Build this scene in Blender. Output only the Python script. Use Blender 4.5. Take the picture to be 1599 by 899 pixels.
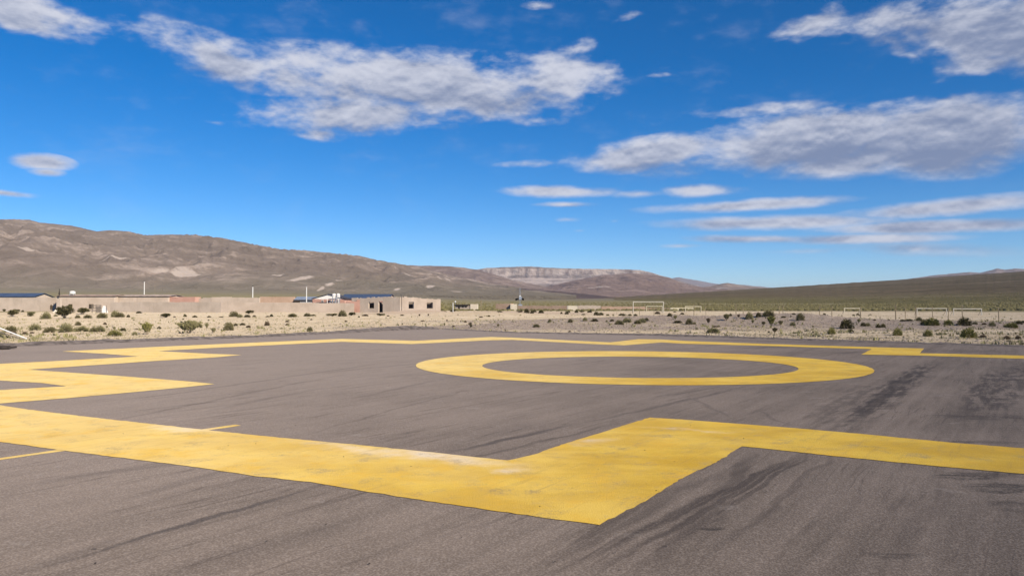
import bpy, math, random
import numpy as np
from mathutils import Vector, Matrix
from mathutils.geometry import tessellate_polygon
R = math.radians
rnd = random.Random(7); rng = np.random.default_rng(11)
for o in list(bpy.data.objects): bpy.data.objects.remove(o)
S = bpy.context.scene; COL = S.collection

# ------------------------------------------------------------------ camera
F, CX, CY, YH, CAMH = 1200.0, 799.5, 449.5, 478.0, 1.5
PITCH = math.atan((YH - CY) / F)
cd = bpy.data.cameras.new('camera'); cam = bpy.data.objects.new('camera', cd); COL.objects.link(cam)
cd.sensor_width = 36; cd.lens = 36 * F / 1599; cd.clip_start = 0.1; cd.clip_end = 120000
cam.location = (0, 0, CAMH); cam.rotation_euler = (math.pi / 2 + PITCH, 0, 0); S.camera = cam

# ------------------------------------------------------------------ light
SUN_AZ, SUN_EL = R(139), R(30)
sd = Vector((math.cos(SUN_EL) * math.sin(SUN_AZ), math.cos(SUN_EL) * math.cos(SUN_AZ), math.sin(SUN_EL)))
sl = bpy.data.lights.new('sun', 'SUN'); sl.energy = 4.9; sl.angle = R(0.5); sl.color = (1.0, 0.89, 0.74)
so = bpy.data.objects.new('sun', sl); COL.objects.link(so); so.rotation_euler = sd.to_track_quat('Z', 'Y').to_euler()
S.view_settings.view_transform = 'Standard'; S.view_settings.look = 'None'
S.view_settings.exposure = 0.15; S.view_settings.gamma = 1; S.view_settings.use_curve_mapping = False
S.render.engine = 'CYCLES'; S.render.resolution_x = 1024; S.render.resolution_y = 575

# ------------------------------------------------------------------ node helpers
class V:                                   # a socket with arithmetic
    def __init__(s, t, o): s.t, s.o = t, o
    def m(s, op, *a, clamp=False):
        n = s.t.nodes.new('ShaderNodeMath'); n.operation = op; n.use_clamp = clamp
        for i, v in enumerate((s,) + a):
            if isinstance(v, V): s.t.links.new(v.o, n.inputs[i])
            else: n.inputs[i].default_value = v
        return V(s.t, n.outputs[0])
    def __add__(s, b): return s.m('ADD', b)
    def __sub__(s, b): return s.m('SUBTRACT', b)
    def __mul__(s, b): return s.m('MULTIPLY', b)
    __radd__ = __add__; __rmul__ = __mul__
    def __truediv__(s, b): return s.m('DIVIDE', b)
    def rsub(s, b): return (s * -1.0) + b
    def max(s, b): return s.m('MAXIMUM', b)
    def min(s, b): return s.m('MINIMUM', b)
    def clamp(s): return s.m('ADD', 0.0, clamp=True)
def vm(t, op, a, b=None):
    n = t.nodes.new('ShaderNodeVectorMath'); n.operation = op
    for i, v in enumerate((a, b)):
        if v is None: continue
        if isinstance(v, V): t.links.new(v.o, n.inputs[i])
        else: n.inputs[i].default_value = v
    return V(t, n.outputs['Value'] if op in ('LENGTH', 'DOT_PRODUCT') else n.outputs[0])
def mapping(t, vec, loc=(0, 0, 0), rot=(0, 0, 0), sc=(1, 1, 1), kind='POINT'):
    n = t.nodes.new('ShaderNodeMapping'); n.vector_type = kind
    t.links.new(vec.o, n.inputs[0]); n.inputs[1].default_value = loc; n.inputs[2].default_value = rot; n.inputs[3].default_value = sc
    return V(t, n.outputs[0])
def noise(t, vec, scale, detail=4, rough=0.55, dist=0.0, lac=2.0):
    n = t.nodes.new('ShaderNodeTexNoise'); t.links.new(vec.o, n.inputs['Vector'])
    n.inputs['Scale'].default_value = scale; n.inputs['Detail'].default_value = detail
    n.inputs['Roughness'].default_value = rough; n.inputs['Distortion'].default_value = dist; n.inputs['Lacunarity'].default_value = lac
    return V(t, n.outputs[0])
def smooth(t, v, lo, hi, a=0.0, b=1.0):
    n = t.nodes.new('ShaderNodeMapRange'); n.interpolation_type = 'SMOOTHSTEP'
    t.links.new(v.o, n.inputs[0])
    for i, x in zip((1, 2, 3, 4), (lo, hi, a, b)): n.inputs[i].default_value = x
    return V(t, n.outputs[0])
def mix(t, f, a, b, blend='MIX'):
    n = t.nodes.new('ShaderNodeMix'); n.data_type = 'RGBA'; n.blend_type = blend
    for sock, v in ((n.inputs[0], f), (n.inputs[6], a), (n.inputs[7], b)):
        if isinstance(v, V): t.links.new(v.o, sock)
        elif isinstance(v, (int, float)): sock.default_value = v
        else: sock.default_value = (*v, 1)
    return V(t, n.outputs[2])
def sep(t, vec):
    n = t.nodes.new('ShaderNodeSeparateXYZ'); t.links.new(vec.o, n.inputs[0]); return [V(t, n.outputs[i]) for i in range(3)]
def comb(t, x, y, z):
    n = t.nodes.new('ShaderNodeCombineXYZ')
    for i, v in enumerate((x, y, z)):
        if isinstance(v, V): t.links.new(v.o, n.inputs[i])
        else: n.inputs[i].default_value = v
    return V(t, n.outputs[0])
def ell(t, vec, c, rad, rot=0.0):           # 1 in the middle of an ellipse, 0 on its rim, negative outside
    q = mapping(t, vec, (c[0], c[1], 0), (0, 0, rot), (rad[0], rad[1], 1e9), 'TEXTURE')
    return vm(t, 'LENGTH', q).rsub(1.0)
def mat(name, build, rough=0.9, spec=0.25):
    m = bpy.data.materials.new(name); m.use_nodes = True; t = m.node_tree
    b = t.nodes['Principled BSDF']; b.inputs['Roughness'].default_value = rough; b.inputs['Specular IOR Level'].default_value = spec; b.inputs['Diffuse Roughness'].default_value = .9
    g = t.nodes.new('ShaderNodeNewGeometry'); pos = V(t, g.outputs['Position'])
    col, bump, dist = build(t, pos)
    if isinstance(col, V): t.links.new(col.o, b.inputs['Base Color'])
    else: b.inputs['Base Color'].default_value = (*col, 1)
    if bump is not None:
        n = t.nodes.new('ShaderNodeBump'); n.inputs['Distance'].default_value = dist; n.inputs['Strength'].default_value = 1
        t.links.new(bump.o, n.inputs['Height']); t.links.new(n.outputs[0], b.inputs['Normal'])
    return m
def flatm(name, c, rough=0.8, var=0.25, sc=3.0, metal=0.0, bump=0.0):
    def b(t, p):
        n = noise(t, p, sc, 5, 0.6)
        return mix(t, smooth(t, n, 0.3, 0.7), tuple(x * (1 - var) for x in c), tuple(min(1, x * (1 + var)) for x in c)), (n if bump else None), bump
    m = mat(name, b, rough); m.node_tree.nodes['Principled BSDF'].inputs['Metallic'].default_value = metal
    return m

# ------------------------------------------------------------------ sky with clouds (laid out by world direction)
W = bpy.data.worlds.new('World'); S.world = W; W.use_nodes = True
t = W.node_tree; bg = t.nodes['Background']
sky = t.nodes.new('ShaderNodeTexSky'); sky.sky_type = 'NISHITA'; sky.sun_disc = False
sky.sun_elevation = SUN_EL; sky.sun_rotation = SUN_AZ; sky.altitude = 3600; sky.air_density = 1.0; sky.dust_density = 0.25; sky.ozone_density = 3.0
tc = t.nodes.new('ShaderNodeTexCoord'); d = V(t, tc.outputs['Generated'])
dx, dy, dz = sep(t, d)
az = dx.m('ARCTAN2', dy); el = dz.m('ARCSINE')
AE = comb(t, az, el, 0.0)
hs = t.nodes.new('ShaderNodeHueSaturation'); t.links.new(sky.outputs[0], hs.inputs['Color'])
hs.inputs['Saturation'].default_value = 1.39; hs.inputs['Value'].default_value = 1.14; hs.inputs['Hue'].default_value = 0.503
skyc = V(t, hs.outputs[0])
def cl(dy_=0.0, sc=1.0, dt=7, off=0.0):
    return noise(t, mapping(t, AE, (off, off + dy_, 0), (0, 0, 0), (1.0, 2.1, 1)), sc, dt, .56, .12)
nz = cl(0, 9.0); nz2 = cl(-.010, 9.0); nlarge = cl(0, 3.2, 3, 4.0); nfine = cl(0, 34.0, 4, 2.0); nmid = cl(0, 19.0, 5, 7.0)
clouds = [  # px, py, half width, half height, tilt in degrees (down to the right), strength
 (650,128,310,47,2,1.3),(340,88,170,32,12,.9),(572,176,205,30,-4,1.1),(850,122,125,38,0,1.0),(505,208,48,12,0,.6),(840,188,50,8,0,.35),(900,74,42,13,-15,.45),
 (300,150,60,8,10,.0),(330,190,22,5,0,.4),
 (1250,222,290,42,-3,1.3),(1470,212,230,58,0,1.45),(1040,236,175,25,-5,1.3),(1330,254,170,26,0,.9),(1190,170,130,10,0,.3),
 (1580,45,190,62,8,1.3),(1420,22,170,32,0,.85),(1280,32,70,20,-12,.7),(1540,96,100,20,0,.9),(1245,48,48,8,0,.5),(1470,126,36,7,0,.35),(1430,85,36,9,20,.35),
 (40,18,120,34,4,.95),(115,36,66,22,8,.6),(62,252,56,13,0,1.1),(70,268,32,7,0,.8),(6,301,66,6,3,.8),
 (875,299,105,10,1,1.0),(885,319,56,5,0,.8),(1000,302,60,7,0,.6),(1095,298,75,11,0,1.0),(1170,320,190,10,-1,1.1),(1490,322,200,14,-2,1.0),
 (1200,348,210,12,1,1.05),(1460,354,230,11,1,1.0),(1180,373,120,7,2,.9),(1350,373,170,9,1,.9),(1440,388,180,12,4,.45),(885,343,28,5,0,.5),(1060,384,36,4,0,.5),
 (905,360,16,3,0,.35),(985,22,24,7,-10,.4),(840,5,28,6,0,.4),(1030,115,20,4,0,.3),(830,255,60,6,-2,.35),(960,345,10,3,0,.3),(1250,392,90,5,0,.3)]
Fm = None; Fu = None; AEu = mapping(t, AE, (0, .022, 0))
for (px, py, rx, ry, tl, st) in clouds:
    a0 = math.atan((px - CX) / F); e0 = math.atan((YH - py) / F * math.cos(a0))
    k = math.cos(a0)
    e = ell(t, AE, (a0, e0), (rx / F * k * k * 1.12, ry / F * k * 1.25), -R(tl)) * st
    Fm = e if Fm is None else Fm.max(e)
    if rx >= 90:
        e = ell(t, AEu, (a0, e0), (rx / F * k * k * 1.12, ry / F * k * 1.25), -R(tl)) * st; Fu = e if Fu is None else Fu.max(e)
namp = smooth(t, el, 0.05, 0.22, 0.55, 1.9)
dens0 = Fm + (nz - 0.50) * namp + (nlarge - .5) * 0.5 + (nfine - 0.5) * smooth(t, el, 0.1, .25, .3, .75) + (nmid - .5) * smooth(t, el, 0.1, .25, .2, .8)
dens = smooth(t, dens0, -0.02, 0.75)
dens = dens * smooth(t, Fm, -0.05, 0.14) * 0.97
thick = smooth(t, Fm * 1.0 + (nz - 0.5) * 1.3 + (nlarge - .5) * 1.6, 0.2, 1.3)
under = smooth(t, (Fu.max(-.4) - Fm.max(-.4)) + (nz - .5) * .9, -.45, .55)
shade = smooth(t, under * .55 + thick * 0.42 - (nz - nz2) * 4.2 - (nfine - .5) * .5 - (nmid - .5) * .9 + .12 + smooth(t, az, .05, .4, .0, .28) * smooth(t, el, .13, .2), -.15, 1.25)
ccol = mix(t, shade, (6.0, 6.2, 7.1), (1.9, 2.4, 3.8))
final = mix(t, dens, skyc, ccol)
t.links.new(final.o, bg.inputs[0]); bg.inputs[1].default_value = 0.1

# ------------------------------------------------------------------ placement helpers
cp, sp_ = math.cos(PITCH), math.sin(PITCH)
def ray(px, py):
    u, v = (px - CX) / F, (CY - py) / F
    y = cp - v * sp_; return u / y, (sp_ + v * cp) / y           # x and z per metre of depth
def flat(px, py, z=0.0):
    u, s = ray(px, py); y = (z - CAMH) / s; return Vector((u * y, y, z))
def at(px, py, Y):
    u, s = ray(px, py); return Vector((u * Y, Y, CAMH + s * Y))
def obj(name, verts, faces, m=None, parent=None, smoothf=False, kind=None):
    me = bpy.data.meshes.new(name)
    me.from_pydata([tuple(v) for v in verts], [], [tuple(f) for f in faces]) if not isinstance(verts, np.ndarray) else fast(me, verts, faces)
    if smoothf: me.shade_smooth()
    o = bpy.data.objects.new(name, me); COL.objects.link(o)
    if m: me.materials.append(m)
    if parent: o.parent = parent
    if kind: o['kind'] = kind
    return o
def fast(me, v, f):
    f = np.asarray(f); k = f.shape[1]
    me.vertices.add(len(v)); me.vertices.foreach_set('co', np.asarray(v, dtype=np.float32).ravel())
    me.loops.add(f.size); me.loops.foreach_set('vertex_index', f.astype(np.int32).ravel())
    me.polygons.add(len(f)); me.polygons.foreach_set('loop_start', np.arange(0, f.size, k, dtype=np.int32))
    me.update(calc_edges=True); me.validate()
def thing(name, loc, label, cat, group=None):
    o = bpy.data.objects.new(name, None); COL.objects.link(o); o.location = loc; o.empty_display_size = 0.2
    tag(o, label, cat, group); return o
def tag(o, label, cat, group=None):
    o['label'] = label; o['category'] = cat
    if group: o['group'] = group
    return o

def perlin(x, y, seed=0):
    xi, yi = np.floor(x).astype(np.int64), np.floor(y).astype(np.int64); xf, yf = x - xi, y - yi
    def g(ix, iy, fx, fy):
        h = (ix * 374761393 + iy * 668265263 + seed * 974634777) & 0xffffffff
        h = ((h ^ (h >> 13)) * 1274126177) & 0xffffffff; h = (h ^ (h >> 16)) & 0xffff
        a = h * (2 * np.pi / 65536); return np.cos(a) * fx + np.sin(a) * fy
    u, v = xf * xf * xf * (xf * (xf * 6 - 15) + 10), yf * yf * yf * (yf * (yf * 6 - 15) + 10)
    a = g(xi, yi, xf, yf) * (1 - u) + g(xi + 1, yi, xf - 1, yf) * u
    b = g(xi, yi + 1, xf, yf - 1) * (1 - u) + g(xi + 1, yi + 1, xf - 1, yf - 1) * u
    return (a * (1 - v) + b * v) * 1.4
def fbm(x, y, o=5, seed=0, ridged=False, gain=.5):
    s, a, n = 0, 1, 0
    for i in range(o):
        p = perlin(x * 2 ** i, y * 2 ** i, seed + i * 17)
        s = s + a * ((1 - np.abs(p) * 2) if ridged else p); n += a; a *= gain
    return s / n

# ------------------------------------------------------------------ the pad's outline and the lie of the land
padL = [flat(*p) for p in ((-700,560),(-300,551),(0,541.5),(100,537.5),(200,534),(400,526.5),(525,520.5),(600,516),(640,514.5),(686,513.8))]
padR = [flat(*p) for p in ((800,519.5),(1025,524),(1200,529.5),(1400,535.5),(1599,541.5),(1900,550),(2400,566))]
pad = padL + padR + [Vector((40, -25, 0)), Vector((-60, -25, 0))]
PX = np.array([(p.x, p.y) for p in pad])
def pad_sd(x, y):                            # signed distance, positive outside
    x, y = np.asarray(x, float), np.asarray(y, float); dmin = np.full(x.shape, 1e9); ins = np.zeros(x.shape, bool)
    for i in range(len(PX)):
        ax, ay = PX[i - 1]; bx, by = PX[i]; ex, ey = bx - ax, by - ay
        tt = np.clip(((x - ax) * ex + (y - ay) * ey) / (ex * ex + ey * ey), 0, 1)
        dmin = np.minimum(dmin, np.hypot(x - ax - tt * ex, y - ay - tt * ey))
        if ay != by: ins ^= ((ay > y) != (by > y)) & (x < (bx - ax) * (y - ay) / (by - ay) + ax)
    return np.where(ins, -dmin, dmin)
def sst(x, a, b): q = np.clip((x - a) / (b - a), 0, 1); return q * q * (3 - 2 * q)
MOUNDS = [(flat(758, 512), 5.5, 2.5, .42), (flat(1050, 502), 12, 6, .55), (flat(1185, 505), 9, 4, .45), (flat(1290, 505), 12, 5, .35), (flat(1420, 508), 12, 4, .28),
          (flat(930, 512), 6, 3, .22), (flat(1550, 512), 9, 3, .25), (flat(740, 494), 16, 9, .6), (flat(655, 490), 7, 4, .8), (flat(60, 494), 12, 6, .5), (flat(840, 497), 14, 6, .35)]
PR = np.array([0, 200, 300, 500, 1000, 2000, 3200, 6000, 60000.])
def ground_z(x, y):
    x, y = np.asarray(x, float), np.asarray(y, float)
    r = np.hypot(x, y); a = np.where(y > 0, x / np.maximum(y, .001), np.sign(x) * 3); px = CX + F * np.clip(a, -1.5, 1.5)
    left = 1 - sst(px, 420, 800)
    yb = np.interp(r, PR, [0, 0, 0.3, 1.0, 5.2, 17, 33, 40, 40])
    yl = np.interp(r, PR, [0, 0, 0.5, 2.2, 10, 33, 66, 80, 80])
    z = yb * (1 - left) + yl * left
    s = pad_sd(x, y); k = sst(s, 0.2, 7)
    z = z + k * (fbm(x / 9, y / 9, 4, 3) * .16 + fbm(x / 2.3, y / 2.3, 3, 9) * .05) * (1 + 0.4 * sst(px, 880, 1100)) + sst(r, 250, 900) * fbm(x / 160, y / 160, 4, 5) * 2.0
    for (c, w, h, am) in MOUNDS:
        z = z + am * k * np.exp(-((x - c.x) / w) ** 2 - ((y - c.y) / h) ** 2) * (1 + .35 * fbm(x / 1.1, y / 1.1, 3, 21))
    return z - 0.07 + 0.06 * k
def hit(px, py, dmax=1e9):
    u, s = ray(px, py); Y = 5 * 1.012 ** np.arange(560); zz = CAMH + s * Y; g = ground_z(u * Y, Y)
    i = np.argmax(zz < g) if (zz < g).any() else -1
    y = float(Y[i]) if i >= 0 else dmax
    y = min(y, dmax); return Vector((u * y, y, float(ground_z(u * y, y))))

# ------------------------------------------------------------------ materials of the setting
def m_ground(t, p):
    x, y, z = sep(t, p); r = vm(t, 'LENGTH', comb(t, x, y, 0.0))
    n1 = noise(t, p, 0.05, 6, .6); n2 = noise(t, mapping(t, p, sc=(1, .55, 1)), .55, 6, .65); n3 = noise(t, p, 6, 5, .7); n4 = noise(t, p, 28, 3, .7)
    sand = mix(t, smooth(t, n1 * .5 + n2 * .5, .38, .62), (.46, .36, .24), (.62, .505, .355))
    sand = mix(t, smooth(t, n3, .45, .72, 0, .55), sand, (.27, .22, .15))
    sand = mix(t, smooth(t, n4, .45, .7, 0, .5), sand, (.60, .52, .38))
    # gravel on the banks right of the middle
    gm = None
    for (c, w, h, am) in MOUNDS[:7]:
        e = ell(t, p, (c.x, c.y), (w * 2.1, h * 2.1)); gm = e if gm is None else gm.max(e)
    gmask = smooth(t, gm + (n2 - .5) * 1.6, -.15, .45, 0, .82)
    vor = t.nodes.new('ShaderNodeTexVoronoi'); t.links.new(p.o, vor.inputs['Vector']); vor.inputs['Scale'].default_value = 7
    vs = V(t, vor.outputs['Distance'])
    gr = mix(t, smooth(t, vs + (n3 - .5) * .5, .1, .75), (.40, .325, .275), (.19, .148, .125))
    near = mix(t, gmask, sand, gr)
    # reddish bare earth round the far ruins
    red = smooth(t, ell(t, p, (-8, 165), (36, 70)) + (n1 - .5), .0, .5, 0, .75)
    near = mix(t, red, near, mix(t, n3, (.36, .265, .20), (.47, .36, .27)))
    # scrub plain: olive cushions on pale soil
    g1 = noise(t, p, .35, 5, .7); g2 = noise(t, mapping(t, p, sc=(.012, .035, 1)), 1.0, 5, .6)
    gcol = mix(t, smooth(t, g1, .36, .6), (.24, .20, .11), (.155, .135, .06))
    gcol = mix(t, smooth(t, g2, .52, .66, 0, .8), gcol, (.24, .205, .125))
    far = smooth(t, r + (n1 - .5) * 120.0, 215, 245)
    # distant pale tracks
    c = mix(t, far, near, gcol)
    c = mix(t, smooth(t, r, 900, 2600), c, mix(t, smooth(t, g2, .4, .62), (.135, .115, .08), (.19, .16, .115)))
    return c, n3 * .7 + n4 * .3 + n2 * 1.2, .09
M_ground = mat('ground', m_ground, .95, .1)

SD = math.atan2(0.84, 0.55)                 # direction the paver ran, seen from above
def streak(t, p, al, ac, detail=5): return noise(t, mapping(t, mapping(t, p, (0, 0, 0), (0, 0, -SD)), (0, 0, 0), (0, 0, 0), (al, ac, 1)), 1.0, detail, .6)
def seg(t, p, a, b, w, ext=1.15):
    A, B = flat(*a), flat(*b); c = (A + B) / 2; dv = B - A
    return ell(t, p, (c.x, c.y), (dv.length / 2 * ext, w), math.atan2(dv.y, dv.x))
def m_asphalt(t, p):
    big = noise(t, p, .35, 5, .6); grain = noise(t, p, 95, 3, .75); gr2 = noise(t, p, 32, 4, .7); sk = streak(t, p, .10, 2.2); sk2 = streak(t, p, .35, 9)
    vor = t.nodes.new('ShaderNodeTexVoronoi'); t.links.new(p.o, vor.inputs['Vector']); vor.inputs['Scale'].default_value = 70
    vd = V(t, vor.outputs['Distance'])
    k = big * .35 + sk * .40 + sk2 * .25
    c = mix(t, smooth(t, k, .40, .60), (.120, .094, .075), (.195, .154, .125))
    xx, yy, _z = sep(t, p)
    c = mix(t, smooth(t, xx * -.10 + yy * .045 + (big - .5) * 1.0, -.2, 1.4, 0, .75), c, (.290, .236, .198))
    c = mix(t, smooth(t, grain * .6 + vd * .5, .42, .78), mix(t, .34, c, (.070, .056, .048)), mix(t, .20, c, (.42, .37, .33)))
    th = streak(t, p, .16, 3.3, 3); th2 = streak(t, p, .5, 6, 3)
    fl = ((th - .5).m('ABSOLUTE') * 1.0)
    c = mix(t, smooth(t, fl, .0, .014, .48, 0) * smooth(t, noise(t, mapping(t, p, (9, 2, 0)), .5, 4), .44, .58), c, (.07, .055, .047))
    c = mix(t, smooth(t, th2, .56, .70, 0, .38), c, (.075, .060, .050))
    c = mix(t, smooth(t, gr2, .58, .72, 0, .35), c, (.30, .26, .24))
    # long dark joints and tyre marks
    lines = [((40,892),(500,757),.055,.8),((480,763),(540,748),.05,.5),((690,710),(900,661),.10,.75),((880,667),(1180,600),.07,.5),((130,800),(420,715),.10,.25),((620,860),(900,770),.05,.15),
             ((0,760),(330,716),.14,.3),((1010,622),(1150,600),.05,.5),((1000,560),(1110,553),.12,.6),((880,570),(960,562),.1,.4),((560,620),(700,590),.1,.35),((330,640),(500,606),.12,.3),
             ((1070,618),(1150,655),.05,.35),((1180,640),(1235,665),.05,.35),((1150,545),(1250,538),.25,.4),((1040,528),(1330,536),.5,.45),((1300,552),(1345,549),.3,.6),((1450,548),(1590,549),.5,.35),
             ((0,612),(110,600),.3,.3),((20,895),(210,830),.09,.25),((230,900),(600,800),.2,.18),((700,690),(860,655),.35,.22),((1100,612),(1420,590),.06,.3)]
    lm = None
    wob = comb(t, (noise(t, p, .9, 3) - .5) * .35, (noise(t, mapping(t, p, (5, 5, 0)), .9, 3) - .5) * .35, 0.0)
    pw = vm(t, 'ADD', p, wob)
    for a, b, w, s in lines:
        e = (seg(t, pw, a, b, w) * 1.6).clamp() * s; lm = e if lm is None else lm.max(e)
    c = mix(t, (lm * smooth(t, gr2 + sk2 * .5, .45, .9, .45, 1.0)).clamp(), c, (.055, .047, .045))
    # broad scuffed bands of bitumen
    bands = [((1290,690),(1455,563),.38,1.0),((1280,672),(1375,596),.6,.5),((1330,612),(1440,590),.12,.9),((1520,665),(1566,575),.55,.9),((1575,640),(1592,566),.35,.8)]
    # long tyre tracks that run on under the corner of the paint to the near edge
    tracks = [((840,905),(1258,706),.075,.95),((905,905),(1268,703),.05,.85),((960,905),(1280,700),.04,.8),((1000,905),(1190,700),.11,.6),((1090,850),(1175,700),.10,.5),((1060,905),(1330,690),.05,.45),((800,905),(1120,735),.12,.5),((1180,740),(1480,560),.07,.5),((1310,672),(1430,575),.14,.8),
              ((560,760),(1010,650),.05,.5),((0,690),(560,580),.07,.35),((100,640),(640,560),.09,.35),((300,600),(900,545),.10,.3),((400,700),(760,600),.04,.35),((1380,899),(1480,740),.10,.3)]
    tm = None
    for a, b, w, s in tracks:
        e = (seg(t, pw, a, b, w, 1.0) * 2.2).clamp() * s; tm = e if tm is None else tm.max(e)
    c = mix(t, (tm * smooth(t, streak(t, p, .5, 12, 6) * .6 + gr2 * .4, .34, .54, .25, 1.0)).clamp() * .9, c, (.052, .042, .037))
    bm = None
    for a, b, w, s in bands:
        e = (seg(t, pw, a, b, w) * 2.0).clamp() * s; bm = e if bm is None else bm.max(e)
    bl = None
    for (q, rad, s) in (((1510,744),(.30,.16),1),((1565,762),(.38,.22),1),((1545,738),(.5,.1),.8),((1580,790),(.25,.2),.6),((1535,650),(.8,.35),.8),((1545,690),(.5,.12),.6),((1105,824),(.12,.07),.9),((1560,742),(.6,.1),.6),((1400,868),(.2,.08),.6)):
        g = flat(*q); e = (ell(t, pw, (g.x, g.y), rad) * 2.6).clamp() * s; bl = e if bl is None else bl.max(e)
    patchy = streak(t, p, 1.2, 7.0, 6); hp = noise(t, mapping(t, p, sc=(1.6, 6.5, 1)), 1.0, 6, .65)
    c = mix(t, (bl * smooth(t, hp * .6 + gr2 * .4, .42, .58)).clamp() * .8, c, (.030, .026, .024))
    c = mix(t, (bm * smooth(t, patchy * .7 + hp * .3, .43, .56)).clamp() * .85, c, (.048, .040, .036))
    c = mix(t, smooth(t, noise(t, p, 11, 2, .5), .735, .76, 0, .7), c, (.05, .042, .04))
    c = mix(t, smooth(t, noise(t, mapping(t, p, (4, 4, 1)), 2.2, 6, .7), .60, .72, 0, .28), c, (.33, .29, .26))
    return c, grain * .5 + vd * .6 + gr2 * .6, .005
M_asph = mat('asphalt', m_asphalt, .9, .15)
def m_paint(t, p):
    a = noise(t, p, .5, 5, .6); b = noise(t, p, 2.5, 6, .65); g = noise(t, p, 90, 3, .75); s1 = streak(t, p, .4, 5); s2 = noise(t, mapping(t, p, sc=(1.0, 1.6, 1)), .9, 6, .65)
    x, y, z = sep(t, p)
    c = mix(t, smooth(t, a * .4 + s2 * .6, .40, .60), (.56, .345, .020), (.70, .47, .050))
    c = mix(t, smooth(t, s1 * .5 + b * .5, .52, .68, 0, .6), c, (.52, .36, .10))
    # paler towards the left of the pad
    pale_left = smooth(t, x * -.11 + y * .035 + (a - .5) * 1.2, -.15, 1.2, 0.0, .65)
    c = mix(t, pale_left, c, (.78, .60, .27))
    pq = vm(t, 'ADD', p, comb(t, (b - .5) * .9 + (a - .5) * 1.2, (s2 - .5) * 1.0, 0.0))
    w = None
    for (q, rad, rot, s) in (((690,713),(1.3,.36),-.50,1.0),((560,700),(1.3,.3),-.5,.7),((790,735),(.35,.22),0,.8),((920,690),(.5,.22),.6,.6),((290,668),(.8,.25),-.4,.75),((1080,672),(.8,.10),-.35,.5)):
        gq = flat(*q); e = smooth(t, ell(t, pq, (gq.x, gq.y), rad, rot), 0, 1) * s; w = e if w is None else w.max(e)
    c = mix(t, (w * smooth(t, b, .3, .62, .35, .9)).clamp(), c, (.76, .64, .48))
    c = mix(t, smooth(t, noise(t, mapping(t, p, (7, 3, 0)), 1.7, 7, .7), .50, .66, 0, .55), c, (.70, .42, .03))
    c = mix(t, smooth(t, noise(t, mapping(t, p, (1, 9, 0)), 3.4, 7, .72), .54, .70, 0, .45), c, (.47, .33, .13))
    c = mix(t, smooth(t, g + (b - .5) * 1.0, .56, .80, 0, .75), c, (.27, .20, .10))
    c = mix(t, smooth(t, streak(t, p, .6, 10, 6), .56, .72, 0, .40), c, (.38, .25, .07))
    c = mix(t, smooth(t, noise(t, p, 7, 6, .7), .63, .74, 0, .55), c, (.42, .30, .13))
    return c, g, .008
M_paint = mat('yellow paint', m_paint, .6, .3)

def rock(name, dark, mid, lite, gscale, scars=(), veg=None, cliff=None, strat=None, k=1.42):
    dark, mid, lite = [tuple(v * k for v in q) for q in (dark, mid, lite)]
    if veg: veg = (veg[0], tuple(v * 1.3 for v in veg[1]))
    def b(t, p):
        x, y, z = sep(t, p)
        a = noise(t, p, gscale, 7, .62, .6); bb = noise(t, mapping(t, p, sc=(1, 1, 3)), gscale * 4.5, 6, .65, .4); f = noise(t, p, gscale * 22, 5, .7)
        c = mix(t, smooth(t, a * .25 + bb * .40 + f * .35, .38, .62), dark, mid)
        c = mix(t, smooth(t, bb + (a - .5) * .8 + (f - .5) * .8, .54, .70, 0, .75), c, lite)
        c = mix(t, smooth(t, f, .4, .68, 0, .45), c, tuple(v * .55 for v in dark))
        if veg:
            zz, col = veg
            c = mix(t, smooth(t, z + (a - .5) * zz * 1.2, zz, zz * .25, 0, .8), c, mix(t, f, col, tuple(v * .65 for v in col)))
        if strat: # bedding lines of the rock itself
            ly = noise(t, mapping(t, p, sc=(.00025, .00025, strat)), 1.0, 5, .7)
            c = mix(t, smooth(t, ly, .5, .62, 0, .5), c, lite)
        if cliff:
            z0, z1, cl, cdk = cliff
            vs = noise(t, mapping(t, p, sc=(.006, .006, .0014)), 1.0, 7, .75)
            cc = mix(t, smooth(t, vs, .40, .56), cdk, cl)
            k = smooth(t, z + (vs - .5) * 170.0, z0 - 20, z0 + 15) * smooth(t, z + (vs - .5) * 30.0, z1 - 22, z1 - 6).rsub(1.0)
            c = mix(t, k, c, cc)
        if scars:
            w = None
            for (cx, cy, ra, rb, rot) in scars:
                e = ell(t, p, (cx, cy), (ra, rb), rot); w = e if w is None else w.max(e)
            c = mix(t, smooth(t, w * 1.7 + (bb - .5) * 2.6 + (f - .5) * 2.2, .1, .9, 0, .8), c, (.46, .385, .33))
        return c, a * 2.0 + bb * 1.2 + f * .22, .6 / gscale * .075
    return mat(name, b, .95, .05)

# ------------------------------------------------------------------ ground sheet
def grid_faces(nr, nc, wrap=False):
    i, j = np.meshgrid(np.arange(nr - 1), np.arange(nc if wrap else nc - 1), indexing='ij'); j2 = (j + 1) % nc
    return np.stack([i * nc + j, i * nc + j2, (i + 1) * nc + j2, (i + 1) * nc + j], -1).reshape(-1, 4)
fine = np.arctan((np.arange(-60, 1661, 3.0) - CX) / F)
az_ = np.concatenate([fine, np.linspace(fine[-1], fine[0] + 2 * np.pi, 120)[1:-1]])
rad = np.concatenate([[.05, 1, 2, 4, 7, 11, 16, 20], np.geomspace(23, 260, 330), np.geomspace(266, 60000, 130)])
rr, aa = np.meshgrid(rad, az_, indexing='ij'); gx, gy = rr * np.sin(aa), rr * np.cos(aa)
gz = ground_z(gx, gy)
g_o = obj('ground', np.stack([gx, gy, gz], -1).reshape(-1, 3), grid_faces(len(rad), len(az_), True)[:, ::-1], M_ground, smoothf=True, kind='structure')

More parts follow.
